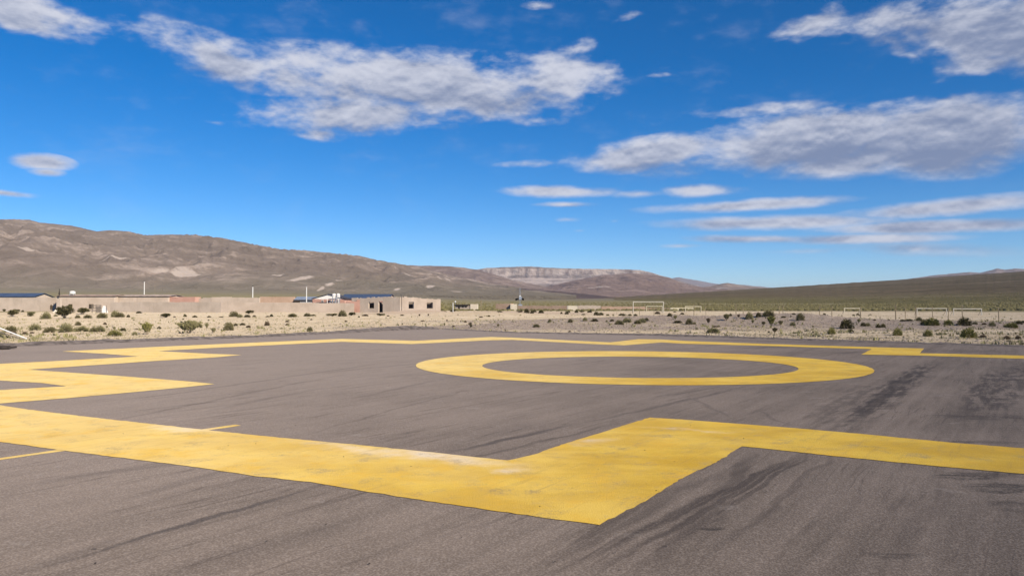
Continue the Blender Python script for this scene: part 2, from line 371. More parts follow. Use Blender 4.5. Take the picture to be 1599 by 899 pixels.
# ------------------------------------------------------------------ asphalt pad and its paint
pv = [(p.x, p.y, 0) for p in pad] + [(p.x, p.y, -.3) for p in pad]; n = len(pad)
tri = [tuple(q) for q in tessellate_polygon([[Vector(v) for v in pv[:n]]])]
def up(tr, vs):
    a, b, c = (Vector(vs[i]) for i in tr); return tr if (b - a).cross(c - a).z > 0 else tr[::-1]
pf = [up(q, pv) for q in tri] + [(i, (i + 1) % n, n + (i + 1) % n, n + i) for i in range(n)]
pave = obj('pavement', pv, pf, M_asph, kind='structure')
def dens(loop, step=.07, jit=.005, seed=1):
    out = []; q = random.Random(seed)
    for i in range(len(loop)):
        a, b = loop[i], loop[(i + 1) % len(loop)]; L = (b - a).length; k = max(1, min(110, int(L / step)))
        nn = Vector((-(b - a).y, (b - a).x, 0)).normalized()
        for j in range(k):
            p = a.lerp(b, j / k)
            if j: p = p + nn * (q.gauss(0, jit) + .006 * math.sin(p.x * 3.1 + p.y * 2.3))
            out.append(p)
    return out
def paint(name, loops, z, parent, m=M_paint):
    ls = [[Vector((p.x, p.y, z)) for p in l] for l in loops]; vs = [v for l in ls for v in l]
    tr = [up(tuple(q), vs) for q in tessellate_polygon(ls)]
    return obj(name, vs, tr, m, parent)
outer = [(-450,637),(0,690),(97,703),(200,716),(300,729),(400,744),(484,752.5),(533,761),(633,777),(753,795),(850,809),(936,820),(1000,786),(1066,747),(1113,724),(1159,697),(1199,701),(1299,712),(1433,725),(1599,740),(2300,800),
 (2600,590),(1599,555),(1436,551.3),(1443,544),(1333,541),(1200,537),(1066,532),(1033,530),(997,529.5),(953,534.5),(800,527),(767,526),(650,532),(533,529),(334,537.5),(234,542),(97,548.5),(160,552),(217,556.5),(100,563),(0,568),(-236,580),(0,594),(67,598),(103,603),(0,609)]
inner = [(-12,631),(50,640),(130,650),(190,657),(310,670),(415,681),(533,692.5),(660,705),(793,719),(833,710),(900,687),(950,672),(1014,652),(1066,655),(1233,668),(1349,678),(1483,691),(1599,700),(2150,745),(2350,598),
 (1599,560),(1433,555),(1345,553.5),(1361,545),(1200,540),(1066,536.5),(1033,534.5),(975,539),(943,538),(800,530.5),(767,531),(643,537),(533,533.5),(334,543),(247,548),(284,550),(334,552.6),(377,554),(334,558),(234,564),(133,571),(43,577),(100,581),(200,588),(300,596),(335,599.5),(284,605),(200,613),(100,622),(0,630)]
paint('cross_outline', [dens([flat(*p) for p in outer], seed=1), dens([flat(*p) for p in inner], seed=2)], .005, pave)
def circ(cx, cy, a, b, n=260, q=random.Random(5)):
    return [Vector((cx + a * math.cos(k / n * 2 * math.pi) * (1 + q.gauss(0, .0007)), cy + b * math.sin(k / n * 2 * math.pi) * (1 + q.gauss(0, .0007)), 0)) for k in range(n)]
paint('painted_circle', [circ(3.224, 20.17, 5.70, 5.54), circ(3.15, 19.5, 3.90, 3.43)], .005, pave)
A_, B_ = flat(-200, 745), flat(372, 663.5); nn = Vector((-(B_ - A_).y, (B_ - A_).x, 0)).normalized() * .055
paint('painted_line', [dens([A_ - nn, B_ - nn, B_ + nn, A_ + nn], .12, .004, 3)], .0025, pave)

# windrow of old asphalt along the pad's far edges
M_berm = flatm('old asphalt crumbs', (.135, .112, .10), .95, .45, 4.0, bump=.05)
def berm(path, hts, name):
    nrow, vs = 9, []
    pts = []
    for i in range(len(path) - 1):
        k = max(2, int((path[i + 1] - path[i]).length / .35))
        for j in range(k): pts.append((path[i].lerp(path[i + 1], j / k), hts[i] + (hts[i + 1] - hts[i]) * j / k))
    pts.append((path[-1], hts[-1]))
    for i, (p, h) in enumerate(pts):
        a = pts[max(0, i - 1)][0]; b = pts[min(len(pts) - 1, i + 1)][0]; dv = (b - a).normalized(); nv = Vector((-dv.y, dv.x, 0))
        for j in range(nrow):
            u = j / (nrow - 1) * 2 - 1; w = .35 + h * 2.2
            q = p + nv * (u * w + .25); prof = (1 - u * u) ** 1.1
            vs.append((q.x, q.y, -.03 + (.03 + h) * prof * (1 + .5 * float(fbm(np.array(q.x * 1.3), np.array(q.y * 1.3), 3, 4)))))
    return obj(name, np.array(vs), grid_faces(len(pts), nrow)[:, ::-1], M_berm, smoothf=True, kind='structure')
berm([flat(*p) for p in ((-200,549),(0,541.3),(100,537.3),(200,533.8),(400,526.3),(525,520.3),(600,515.8),(640,514.3),(684,513.6))], [.13,.13,.13,.12,.09,.12,.17,.26,.10], 'pavement_edge')
berm([flat(*p) for p in ((690,513.7),(800,519.2),(1025,523.7),(1100,526),(1200,529.2),(1400,535.2),(1599,541.2),(1800,547))], [.03,.04,.07,.08,.06,.05,.05,.05], 'pavement_edge')

# ------------------------------------------------------------------ mountains
def patch(name, prof, D, d0, d1, m, foot_y, amp=.3, gs=700, seed=0, step=2.0, rows=150, pw=1.25, plateau=0.0, smoothk=5, cliffh=None, ra=.07, rk=70):
    xs = np.arange(prof[0][0], prof[-1][0] + .1, step); P_ = np.array(prof)
    yy = np.interp(xs, P_[:, 0], P_[:, 1]); yy = yy + perlin(xs / 13, xs * 0, seed + 77) * .5 + perlin(xs / 4.5, xs * 0, seed + 78) * .22
    ta = (xs - CX) / F
    t_ = np.concatenate([np.linspace(0, 1, rows) ** .9, 1 + np.linspace(0, 1, 30)[1:]])
    Tt, Ta = np.meshgrid(t_, ta, indexing='ij')
    Y = np.where(Tt <= 1, d0 + (D - d0) * Tt, D + (d1 - D) * (Tt - 1)); X = Ta * Y
    wx, wy = fbm(X / gs / 1.3, Y / gs / 1.3, 3, seed + 5) * gs * .5, fbm(X / gs / 1.3 + 9, Y / gs / 1.3, 3, seed + 6) * gs * .5
    rg = .6 * fbm((X + wx) / gs, (Y * .55 + wy) / gs, 6, seed, True, .52) + .5 * fbm((X + wx * .6) / gs * 2.6, (Y * .32 + wy * .6) / gs * 2.6, 4, seed + 33, True, .5) - .05; lw = fbm(X / gs / 3, Y / gs / 3, 3, seed + 50)
    base = np.where(Tt <= 1, np.clip(Tt, 0, 1) ** pw, 1 - (Tt - 1) ** 1.5 * 1.05)
    env = np.clip(base, 0, 1) ** .6 * (1 - .97 * np.exp(-((Tt - 1) / .22) ** 2))
    # ravines that run down the fall line
    pq_ = (Ta * F + CX) + lw * 60 + fbm(X / gs, Y / gs, 3, seed + 60) * 16
    rav = .6 * fbm(pq_ / rk, Tt * 1.1, 2, seed + 61, True, .5) + .4 * fbm(pq_ / rk * 2.7, Tt * 2.2, 3, seed + 62, True, .55)
    shp = base + env * (amp * (rg - .35) + amp * .9 * lw + ra * (rav - .4) * np.clip(Tt * 2.2, 0, 1))
    if cliffh:       # a caprock: talus, then a sheer face, then the flat top
        q = np.clip(Tt + .03 * rg, 0, 2); talus = .62 * (q / .90) ** 1.6 + env * amp * .6 * (rg - .3)
        shp = np.where(q < .90, talus, np.where(q < .915, .64 + (q - .90) / .015 * .34, .985 + (q - .915) * .15))
        shp = np.where(Tt > 1, 1 - (Tt - 1) * .5, shp)
    H = (YH - yy) / F * D + CAMH; zf = (YH - foot_y) / F * d0
    Z = zf + shp * (H[None, :] - zf)
    el_ = (Z - CAMH) / Y; mx = el_.max(0); want = (YH - yy) / F; corr = want / np.maximum(mx, 1e-5)
    if smoothk > 1: corr = np.convolve(np.pad(corr, smoothk // 2, mode='edge'), np.ones(smoothk) / smoothk, 'valid')
    Z = np.where(Z > 0, Z * (1 + (corr[None, :] - 1) * np.clip(Tt * 1.6, 0, 1)), Z)
    Z = np.where(Tt <= 0.0, -60.0, Z)        # the skirt goes into the ground
    o = obj(name, np.stack([X, Y, Z], -1).reshape(-1, 3), grid_faces(len(t_), len(xs))[:, ::-1], m, smoothf=True, kind='structure')
    def find(px, py):
        j = int(np.clip((px - xs[0]) / step, 0, len(xs) - 1)); e = (Z[:, j] - CAMH) / Y[:, j] * F
        i = np.argmax(e >= YH - py); return float(X[i, j]), float(Y[i, j])
    def zat(px, Yq):
        j = int(np.clip((px - xs[0]) / step, 0, len(xs) - 1)); return float(np.interp(Yq, Y[:, j], Z[:, j]))
    return o, find, zat
def setmat(o, m): o.data.materials.clear(); o.data.materials.append(m)

o, fd, _ = patch('mountain_range', [(-260,352),(-150,349),(-60,346),(0,342),(30,342),(45,343),(60,347),(110,352),(150,361),(170,359),(200,361),(225,367),(250,366),(300,366),(345,371),(400,382),(440,389),(470,390),(520,395),(560,399),(590,406),(615,410),(650,417),(700,429),(760,441),(830,452),(900,461)],
         6500, 2600, 8500, None, 461, .44, 950, 3, rows=300, pw=1.1, ra=.17, rk=120)
sc = []
for (px, py, w, h, rot) in ((295,428,26,3,0),(280,430,12,2,0),(476,433,13,4,-.3),(683,432,16,4,-.4),(435,430,6,3,0),(40,390,9,2.5,0),(178,402,9,3,-.8),(700,437,8,3,0),(672,447,7,3,0),(530,438,5,2,0),(500,452,4,2,0),(250,424,8,3,0),(640,430,14,2,-.4),(515,444,8,2,0),(620,452,6,2,0),(715,455,18,1.5,-.2)):
    x, y = fd(px, py); sc.append((x, y, w / F * y, h * 34.0, rot))
setmat(o, rock('mountain scree', (.125, .100, .082), (.205, .163, .133), (.33, .265, .22), .0011, sc, (190, (.145, .127, .096)), k=1.30))

o, fd, _ = patch('mountain_range', [(480,430),(560,412),(600,413),(650,414.5),(700,415.5),(725,418),(745,421),(770,428),(800,437),(850,447),(900,455),(940,461)], 9500, 7200, 11500, None, 461, .3, 900, 8, rows=110)
setmat(o, rock('red mountain scree', (.14, .105, .09), (.225, .165, .138), (.33, .26, .215), .0011, k=1.12))

o, fd, _ = patch('mesa', [(560,440),(640,424),(735,421),(748,420.5),(757,418.5),(775,417.5),(800,416.5),(830,416),(860,418),(900,419.5),(960,420),(1000,421.5),(1012,424),(1035,431),(1070,441),(1110,452)], 15000, 10500, 17000, None, 463, .45, 1200, 14, rows=230, pw=1.0, cliffh=1)
setmat(o, rock('mesa rock', (.14, .11, .10), (.21, .17, .15), (.40, .33, .29), .0008, (), None, (600, 722, (.50, .415, .36), (.27, .205, .18)), .014))

o, fd, _ = patch('hill', [(760,464),(820,456),(860,446),(900,437),(940,429.5),(985,426),(1010,428),(1030,430.5),(1045,433),(1060,440),(1080,446),(1120,451),(1180,456),(1240,460)], 9000, 5200, 10500, None, 463, .30, 800, 22, rows=150, pw=1.05)
setmat(o, rock('purple hill scree', (.125, .090, .078), (.185, .135, .115), (.25, .19, .16), .0012, [(*fd(935, 449), 140, 120, .5)], (40, (.12, .105, .065))))
o, fd, _ = patch('hill', [(1030,460),(1075,452),(1110,446.5),(1128,442.5),(1137,441.5),(1150,444),(1175,447.5),(1195,449),(1230,455),(1270,461)], 11000, 8500, 12500, None, 460, .28, 800, 31, rows=90)
setmat(o, rock('brown hill scree', (.125, .10, .085), (.19, .145, .12), (.27, .21, .17), .0012, [(*fd(1122, 450), 200, 120, 0)]))
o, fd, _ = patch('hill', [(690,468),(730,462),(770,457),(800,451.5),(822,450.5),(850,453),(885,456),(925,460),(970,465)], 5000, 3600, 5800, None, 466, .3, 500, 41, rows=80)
setmat(o, rock('cloud-shaded hill scree', (.055, .040, .038), (.085, .062, .058), (.12, .09, .085), .002))  # a cloud's shadow on this low hill, put into the rock colour
o, fd, _ = patch('far_mountains', [(960,452),(1010,440),(1045,434.5),(1060,433),(1085,437),(1118,443),(1135,444),(1160,444.5),(1190,447.5),(1230,452),(1300,458)], 32000, 26000, 36000, None, 456, .25, 2600, 51, rows=80)
M_far = rock('far mountain rock', (.15, .12, .11), (.21, .17, .155), (.30, .24, .21), .0005); setmat(o, M_far)
o, fd, _ = patch('far_mountains', [(1340,445),(1400,438),(1436,433),(1460,429.5),(1482,427.5),(1500,426),(1515,424.5),(1530,426),(1545,422.5),(1558,419),(1570,421),(1585,419),(1599,420),(1650,416),(1760,412),(1880,418)], 17000, 13000, 19500, None, 446, .45, 1500, 61, rows=110)
setmat(o, rock('far hill rock', (.16, .12, .105), (.24, .18, .155), (.36, .28, .24), .0008))

def m_slope(t, p):
    x, y, z = sep(t, p)
    a = noise(t, p, .0022, 6, .6); band = noise(t, mapping(t, p, (0, 0, 0), (0, 0, .35), (.0006, .0055, 0)), 1.0, 6, .62, .5); f = noise(t, p, .045, 6, .75); sp = noise(t, p, .28, 4, .8)
    c = mix(t, smooth(t, a * .4 + band * .6, .40, .60), (.115, .088, .053), (.17, .132, .083))
    c = mix(t, smooth(t, f, .46, .60, 0, .8), c, (.066, .055, .030))
    c = mix(t, smooth(t, sp, .52, .66, 0, .55), c, (.05, .045, .024))
    c = mix(t, smooth(t, band + (f - .5) * .45, .57, .66, 0, .8), c, (.29, .235, .175))
    c = mix(t, smooth(t, noise(t, p, .02, 6, .8), .64, .72, 0, .6), c, (.27, .22, .16))
    c = mix(t, smooth(t, z + (a - .5) * 30.0, 32, 3, 0, .85), c, mix(t, smooth(t, f, .38, .6), (.185, .160, .072), (.105, .095, .040)))
    return c, f * 1.0 + sp * .5, 2.5
M_slope = mat('scrub slope', m_slope, .95, .05)
slo, sfind, szat = patch('slope', [(840,470),(900,468),(980,463),(1040,459),(1100,455.5),(1200,449.5),(1250,446.5),(1320,442),(1400,437),(1440,434),(1500,430),(1599,423.5),(1700,417),(1850,408),(2000,402)], 4200, 700, 5500, M_slope, 476.5, .035, 500, 71, rows=170, pw=1.12, ra=.0)

# ------------------------------------------------------------------ low things nobody could count
def scatter(name, pts, m, mk, label, cat):
    V_, F_, base = [], [], 0
    for (x, y, z, s) in pts:
        v, f = mk(s); v = v + (x, y, z); V_.append(v); F_.append(f + base); base += len(v)
    o = obj(name, np.concatenate(V_), np.concatenate(F_), m, kind='stuff'); tag(o, label, cat); return o
def tuft(s):
    k = 5; v = []; f = []
    for i in range(k):
        a = rng.uniform(0, 6.28); w = s * .28; l = s * rng.uniform(.5, 1.1); dx_, dy_ = math.cos(a), math.sin(a); b = s * .5
        ox, oy = rng.uniform(-b, b), rng.uniform(-b, b)
        v += [(ox - dy_ * w, oy + dx_ * w, -.01), (ox + dy_ * w, oy - dx_ * w, -.01), (ox + dx_ * l * .6, oy + dy_ * l * .6, l)]; f.append((3 * i, 3 * i + 1, 3 * i + 2))
    return np.array(v), np.array(f)
OCT = np.array([(1,0,0),(0,1,0),(-1,0,0),(0,-1,0),(0,0,.8),(0,0,-.5)], float); OF = np.array([(0,1,4),(1,2,4),(2,3,4),(3,0,4),(1,0,5),(2,1,5),(3,2,5),(0,3,5)])
def stone(s): return OCT * s * rng.uniform(.6, 1.2, (6, 1)) * (1, .8, .7), OF
def cushion(s):
    n = 6; a = np.arange(n) * 2 * np.pi / n + rng.uniform(0, 1); r = s * rng.uniform(.75, 1.15, n)
    v = np.concatenate([np.stack([np.cos(a) * r, np.sin(a) * r, -.1 * s + 0 * a], 1), np.stack([np.cos(a + .3) * r * .7, np.sin(a + .3) * r * .7, s * .55 * rng.uniform(.8, 1.3, n)], 1), [[0, 0, s * .8]]])
    f = [];
    for i in range(n):
        j = (i + 1) % n; f += [(i, j, n + i), (j, n + j, n + i), (n + i, n + j, 2 * n)]
    return v, np.array(f)
def spots(n, d0, d1, x0, x1, dens_fn=None, bias=1.0, edge=.9):
    Y = (1 / (rng.uniform(0, 1, n) ** bias * (1 / d0 - 1 / d1) + 1 / d1)); px = rng.uniform(x0, x1, n); X = (px - CX) / F * Y
    k = pad_sd(X, Y) > edge
    if dens_fn is not None: k &= rng.uniform(0, 1, n) < dens_fn(X, Y, px)
    X, Y = X[k], Y[k]; return X, Y, ground_z(X, Y)
M_straw = flatm('dry grass', (.45, .38, .255), .9, .35, .8); M_stone = flatm('stones', (.27, .22, .19), .9, .4, 2.0)
M_cush = flatm('scrub cushions', (.175, .150, .065), .95, .4, .15)
X, Y, Z = spots(26000, 28, 230, -60, 1660, lambda x, y, px: .25 + .75 * (fbm(x / 6, y / 6, 3, 90) > -.02))
scatter('dry_grass', [(a, b, c, rng.uniform(.035, .11)) for a, b, c in zip(X, Y, Z)], M_straw, tuft, 'short straw coloured dry grass thinly covering the sand beyond the asphalt', 'dry grass')
X, Y, Z = spots(7500, 29, 190, -60, 1660, lambda x, y, px: np.clip(fbm(x / 7, y / 4, 3, 95) * 3.2, 0, 1))
scatter('grass', [(a, b, c, rng.uniform(.08, .22)) for a, b, c in zip(X, Y, Z)], flatm('olive grass', (.30, .27, .13), .9, .35, .6), tuft, 'yellowish olive grass tufts in loose drifts between the shrubs', 'grass')
def gd(x, y, px):
    g = np.zeros(x.shape)
    for (c, w, h, am) in MOUNDS[:7]: g = np.maximum(g, np.exp(-((x - c.x) / w / 1.5) ** 2 - ((y - c.y) / h / 1.5) ** 2))
    return np.clip(g + .06 + .35 * np.exp(-((pad_sd(x, y) - 3) / 3) ** 2) * (px > 850), 0, 1)
X, Y, Z = spots(30000, 28, 140, -60, 1660, gd, edge=.15)
scatter('gravel', [(a, b, c, rng.uniform(.025, .09) * (1.7 if rng.uniform() < .06 else 1)) for a, b, c in zip(X, Y, Z)], M_stone, stone, 'grey brown stones and gravel strewn over the banks behind the asphalt', 'gravel')
q = np.random.default_rng(3); gx_, gy_ = [], []
for k_ in range(110):
    Yk = 4.5 + 22 * q.uniform() ** 1.6; gx_.append(q.uniform(-.62, .66) * Yk); gy_.append(Yk)
scatter('loose_grit', [(a, b, .008, q.uniform(.004, .009)) for a, b in zip(gx_, gy_)], flatm('dark grit', (.06, .05, .045), .9, .5, 3), stone, 'loose dark grit lying here and there on the asphalt', 'grit')
X, Y, Z = spots(26000, 225, 1300, 420, 1660, lambda x, y, px: np.where(px > 1040, .95, .55) * np.clip((y - 215) / 60, .1, 1), .9)
pts = [(a, b, c, rng.uniform(.25, .65) * (1 + b / 1200)) for a, b, c in zip(X, Y, Z)]
pts = [(a, b, max(c, szat(CX + F * a / b, b)) if b > 760 and a / b > .06 else c, s) for a, b, c, s in pts]
scatter('scrubland', pts, M_cush, cushion, 'olive green scrub covering the plain beyond the goals and ruins', 'scrubland')

# ------------------------------------------------------------------ shrubs
def leafmat(name, c, c2):
    def b(t, p):
        oi = t.nodes.new('ShaderNodeObjectInfo'); tcx = t.nodes.new('ShaderNodeTexCoord')
        n = noise(t, V(t, tcx.outputs['Object']), 5, 4, .7); rv = V(t, oi.outputs['Random'])
        return mix(t, (smooth(t, n, .35, .65) * .75 + rv * .3).clamp(), c, c2), None, 0
    return mat(name, b, .85, .15)
LM = {'o': leafmat('olive leaves', (.12, .105, .048), (.23, .20, .10)), 'd': leafmat('dark leaves', (.062, .056, .026), (.13, .112, .052)),
      'p': leafmat('pale green leaves', (.20, .185, .085), (.33, .29, .15)), 'g': leafmat('bright green leaves', (.17, .16, .048), (.31, .28, .10)), 'b': leafmat('dry brown leaves', (.10, .072, .045), (.19, .14, .09))}
M_twig = flatm('shrub twigs', (.34, .27, .19), .9, .2, 5)
def bush_mesh(name, style, N, m, seed):
    q = np.random.default_rng(seed); v, f, mi = [], [], []
    lob = q.uniform(0, 6.28, 5); lb = [(q.uniform(-.28, .28), q.uniform(-.28, .28), q.uniform(.35, .75), q.uniform(.2, .34)) for _ in range(6)]
    for i in range(N):
        if style == 'upright':
            a = q.uniform(0, 6.28); lean = q.uniform(0, .42) ; tt = q.uniform(.25, 1) ** .7
            c = np.array([math.cos(a) * lean * tt, math.sin(a) * lean * tt, tt * (1 - .6 * lean ** 1.5) * q.uniform(.85, 1.02)])
            dr = np.array([math.cos(a) * lean, math.sin(a) * lean, 1.0])
        elif style == 'lumpy':
            k = lb[q.integers(6)]; dd = q.normal(size=3); dd /= np.linalg.norm(dd); rr_ = q.uniform(.5, 1.05)
            c = np.array([k[0], k[1], k[2]]) + dd * k[3] * rr_ * (1, 1, .9); dr = dd + (0, 0, .6)
        else:
            dd = q.normal(size=3); dd[2] = abs(dd[2]); dd /= np.linalg.norm(dd); rr_ = q.uniform(.55, 1.03) * (1 + .10 * math.sin(3 * math.atan2(dd[1], dd[0]) + lob[0]) + .07 * math.sin(7 * math.atan2(dd[1], dd[0]) + lob[1]))
            c = dd * (.5, .5, .95) * rr_ + (0, 0, .03); dr = dd + (0, 0, .5)
        c[2] = max(c[2], .02); dr = dr / np.linalg.norm(dr); sd_ = np.cross(dr, q.normal(size=3)); sd_ /= np.linalg.norm(sd_) + 1e-6
        L, w = q.uniform(.07, .13), q.uniform(.028, .055); b0 = len(v)
        v += [tuple(c - sd_ * w - dr * L * .5), tuple(c + sd_ * w - dr * L * .5), tuple(c + dr * L * .6)]; f.append((b0, b0 + 1, b0 + 2)); mi.append(0)
    for i in range(14):
        a = q.uniform(0, 6.28); l = q.uniform(.5, .85); e = np.array([math.cos(a) * .34, math.sin(a) * .34, l]); w = .012; b0 = len(v)
        s1 = np.array([-math.sin(a), math.cos(a), 0]) * w
        v += [tuple(s1 * 1.4 + (0, 0, -.05)), tuple(-s1 * 1.4 + (0, 0, -.05)), tuple(e * .9 + s1 * .4), tuple(e * .9 - s1 * .4)]; f.append((b0, b0 + 1, b0 + 3, b0 + 2)); mi.append(1)
    me = bpy.data.meshes.new(name); me.from_pydata(v, [], f); me.materials.append(m); me.materials.append(M_twig)
    me.polygons.foreach_set('material_index', mi); me.update(); return me
BM = {}
for kx in 'odpgb':
    for si, st in enumerate(('round', 'lumpy', 'upright')):
        BM[kx, si] = [bush_mesh('shrub', st, 900, LM[kx], 100 + ord(kx) * 7 + si * 3 + j) for j in range(2)]
#BUSHDATA
BUSH = """18.5 495 18 11 o|6.5 485 5 5 d|25 486 9 5 o|35.5 485 4 3 d|48 494.5 15 7 p|72 498 14 10 p|87 494 6 3 p|100.5 497 25 19 d|129 491 17 11 o|121 497 7 5 o|137 497 12 5 o|109 487 7 12 d|98 486 6 10 d|80 487 4 11 b
3.5 523.5 8 7 p|17 518 17 9 o|22 522 8 5 b|39 522 8 4 b|50 520.6 6 3 b|54.5 516 16 10 p|77 519 16 8 o|82 515.5 7 5 o|88 516 4 3 o|103.5 519 21 13 p|122 508.5 9 6 o|128 518 20 8 p|146 519 12 7 o|156 518 16 9 p|159.5 497 14 8 o|164 507 5 4 b|167 513 4 4 p|178.5 515 5 5 p|179 525 20 9 g|192 517 9 5 d|213 515 5 2 b|210.5 524 8 6 p|229.5 523 18 18 g|220 507 4 3 p|248.5 513.5 6 4 d|179.5 495.6 11 10 p|187 496 12 7 o|200.5 496 5 4 d|217 489 8 3 d|259 495.6 16 7 d|272.5 495.6 4 2 b|289 494.5 5 4 d|304 495.5 7 3 d|286 499.5 3 2 b|295 521 36 19 p
311.5 512 9 7 o|323 513 6 8 p|333.5 520.6 8 8 p|357 516 14 12 o|368 509 6 4 d|378.5 508.5 8 4 d|388 512 7 4 b|417 509 8 7 b|448.5 508 6 3 b|325.5 500.6 3 2 b|326.5 495.6 6 2.5 d|345.5 495.6 7 1.7 d|365.5 494.5 13 8 o|374.5 495.6 8 5 p|389 490 12 6 d|386 495.6 9 4 d|397 495 6 3 b|418 495 6 2 d|424 494.5 5 4 d|456 495 12 5 o|458 494.6 10 5 o|479.5 494 10 5 o|488.5 493.5 10 2.5 o|519 494 16 5 o|534.5 494 12 9 o|549 493 14 6 d|570.5 493.5 9 3 b|593.6 493 15 4 o|560.5 495.7 3 2.5 d|606 494 4 2 b|540 503 4 2.5 b|486 500 4 2 b|448.5 503 6 3 b|484 517.5 9 7 o
628 493 6 2 d|655 494 3 3.5 b|669 493.4 3 3 b|660 502 6 2 b|694 510.6 3 5 p|698 502 3 3 b|708 511 4 3 b|726.7 503.4 4 3 b|719.5 503.4 2 3 b|734.5 507 6 4 b|735.4 511.7 5 5 d|778 512.3 4 5 o|837.4 512 10 5 o|781 486 9 2.5 d|763.4 494.5 4 2.5 o|751 496 6 2 b|715 492.8 3 1.5 b|811 487 9 3.5 b|822.4 489 8 7 d|830.7 489.5 6 5 d|834.6 486.5 6 4 d|845 489 8 5 d|707 486.5 9 5 d|695 486 6 2 b|858.4 503.4 5 4.5 o|890.6 504.3 7 5.5 o|885 490.6 6 5 d|876.7 490 4 3 d|888.4 486.5 4 3 d|900 487 6 4 d|908 487.5 8 3.5 o|921 487 7 3.5 d|913.4 501.7 7 6 p|911 491.7 6 2 o|931 492.3 8 5.5 d|938.4 492.3 8 4.5 o|929 502.3 10 4.5 d|949 493 5 2.5 o|957.4 493 3 2.5 o|947.3 503.4 4 3 p|955.7 502.3 6 3.5 d|971.3 493.2 12 4 o|966.8 506.7 12 7 o|979 503.4 14 7 p|995.7 505.6 12 6 o|983.5 493.2 6 3 o|992.4 493.2 6 3 d|889.5 519 5 2 b
1003 504 12 7 p|1009.5 502 8 5 o|1026.7 490.6 8 4 b|1045.6 494.5 7 5 d|1054.5 500.6 6 7 p|1058.4 505 13 4 d|1076.2 506.7 10 9 o|1084.5 506.7 5 4 p|1065.6 491 6 3 d|1106.2 506.7 7 9 b|1118 511 12 2 b|1113.5 520 19 8 p|1088.4 515 4 2.5 d|1134.6 500.6 10 10 o|1140.7 494.5 5 4 o|1153.5 496.7 5 5 b|1053.4 487 5 2 d|1170 500 12 10 p|1184.5 497.3 9 7 d|1200 496.2 17 9 o|1204.5 510.6 13 16 g|1192.3 509.5 6 6 d|1175.6 505.6 5 6 p|1210 520 8 8 d|1200.6 520 4 3 d|1219 508.4 7 7 o|1237.9 509 8 6 p|1239 491.7 7 2.5 d|1249.5 500.6 12 11 o|1223.4 495.6 7 2 o|1235 496.7 2 4 d|1287.4 492.8 5 3.5 d|1298.5 521.8 12 10 g|1269.6 512.9 3 4 p
1322 514 19 14 d|1328.4 519.6 9 6 d|1341.2 504.5 6 6 p|1347.8 509.5 7 6 d|1354.5 509.5 9 5 p|1371.2 511.8 7 6 d|1379 511.2 8 6 o|1365.6 500.6 4 2.5 b|1388.5 500 3 1.5 b|1409.6 501.8 7 3 d|1420.2 502.3 10 3 d|1401.8 524 14 12 g|1314.5 493.4 3 1.5 d|1332.8 493.4 4 2 d|1339.5 492.3 5 3 o|1342.8 493.4 4 2 d|1359 491.7 4 1.5 d|1435.2 501.8 8 6 o|1444.6 507.3 14 8 o|1449 525.7 13 10 g|1455.6 508.4 20 11 g|1481.2 507.9 12 8 g|1505.6 509.5 18 12 d|1512.3 527.9 20 15 g|1524 527.9 7 4 o|1534.6 527.9 9 5 b|1522.3 507.3 8 4 o|1536.8 506.7 7 3 b|1542 501.8 3 3 b|1549.6 510 9 7 p|1579 512.9 18 8 g|1590.8 506.7 10 6 d|1597.5 505.6 5 5 d|1572.4 530 10 6 b|1589.7 529.6 8 6 b"""
B = [tuple([float(v) for v in s.split()[:4]] + [s.split()[4]]) for s in BUSH.replace('\n', '|').split('|')]
SEC = [(0, 'at far left under the roof tank'), (140, 'right of the timber frame'), (262, 'before the pink brick building'), (400, 'before the blue grey roofs'), (548, 'before the ruined adobe house'),
       (690, 'before the flat roofed hut'), (800, 'right of the antenna mast'), (900, 'left of the big white goal'), (988, 'by the big white goal'), (1100, 'right of the cream wall'), (1165, 'around the tallest green shrub'),
       (1226, 'left of the lone narrow goal'), (1312, 'below the lone narrow goal'), (1395, 'by the first wide goal'), (1490, 'by the last wide goal')]
ORD = ['first', 'second', 'third', 'fourth', 'fifth', 'sixth', 'seventh', 'eighth', 'ninth', 'tenth', 'eleventh', 'twelfth', 'thirteenth', 'fourteenth', 'fifteenth', 'sixteenth', 'seventeenth', 'eighteenth', 'nineteenth', 'twentieth']
CN = {'o': 'olive', 'd': 'dark', 'p': 'pale', 'g': 'bright green', 'b': 'dry brown'}
SPECIAL = {(295, 521): 'widest pale shrub with spreading bare stems, near the asphalt edge before the long wall', (229.5, 523): 'upright bright green shrub as tall as wide, near the asphalt before the long wall',
           (100.5, 497): 'largest dark bush before the walls at the far left', (1204.5, 510.6): 'tallest bright green shrub on the stony bank right of centre', (1512.3, 527.9): 'biggest bright green shrub near the asphalt below the last wide goal'}
cnt = {}
for (px, py, w, h, c) in sorted(B):
    sec = max(i for i, s in enumerate(SEC) if px >= s[0]); row = 0 if py >= 506 else 1
    key = (sec, row, c); cnt[key] = cnt.get(key, 0) + 1
tot = dict(cnt); cnt = {}
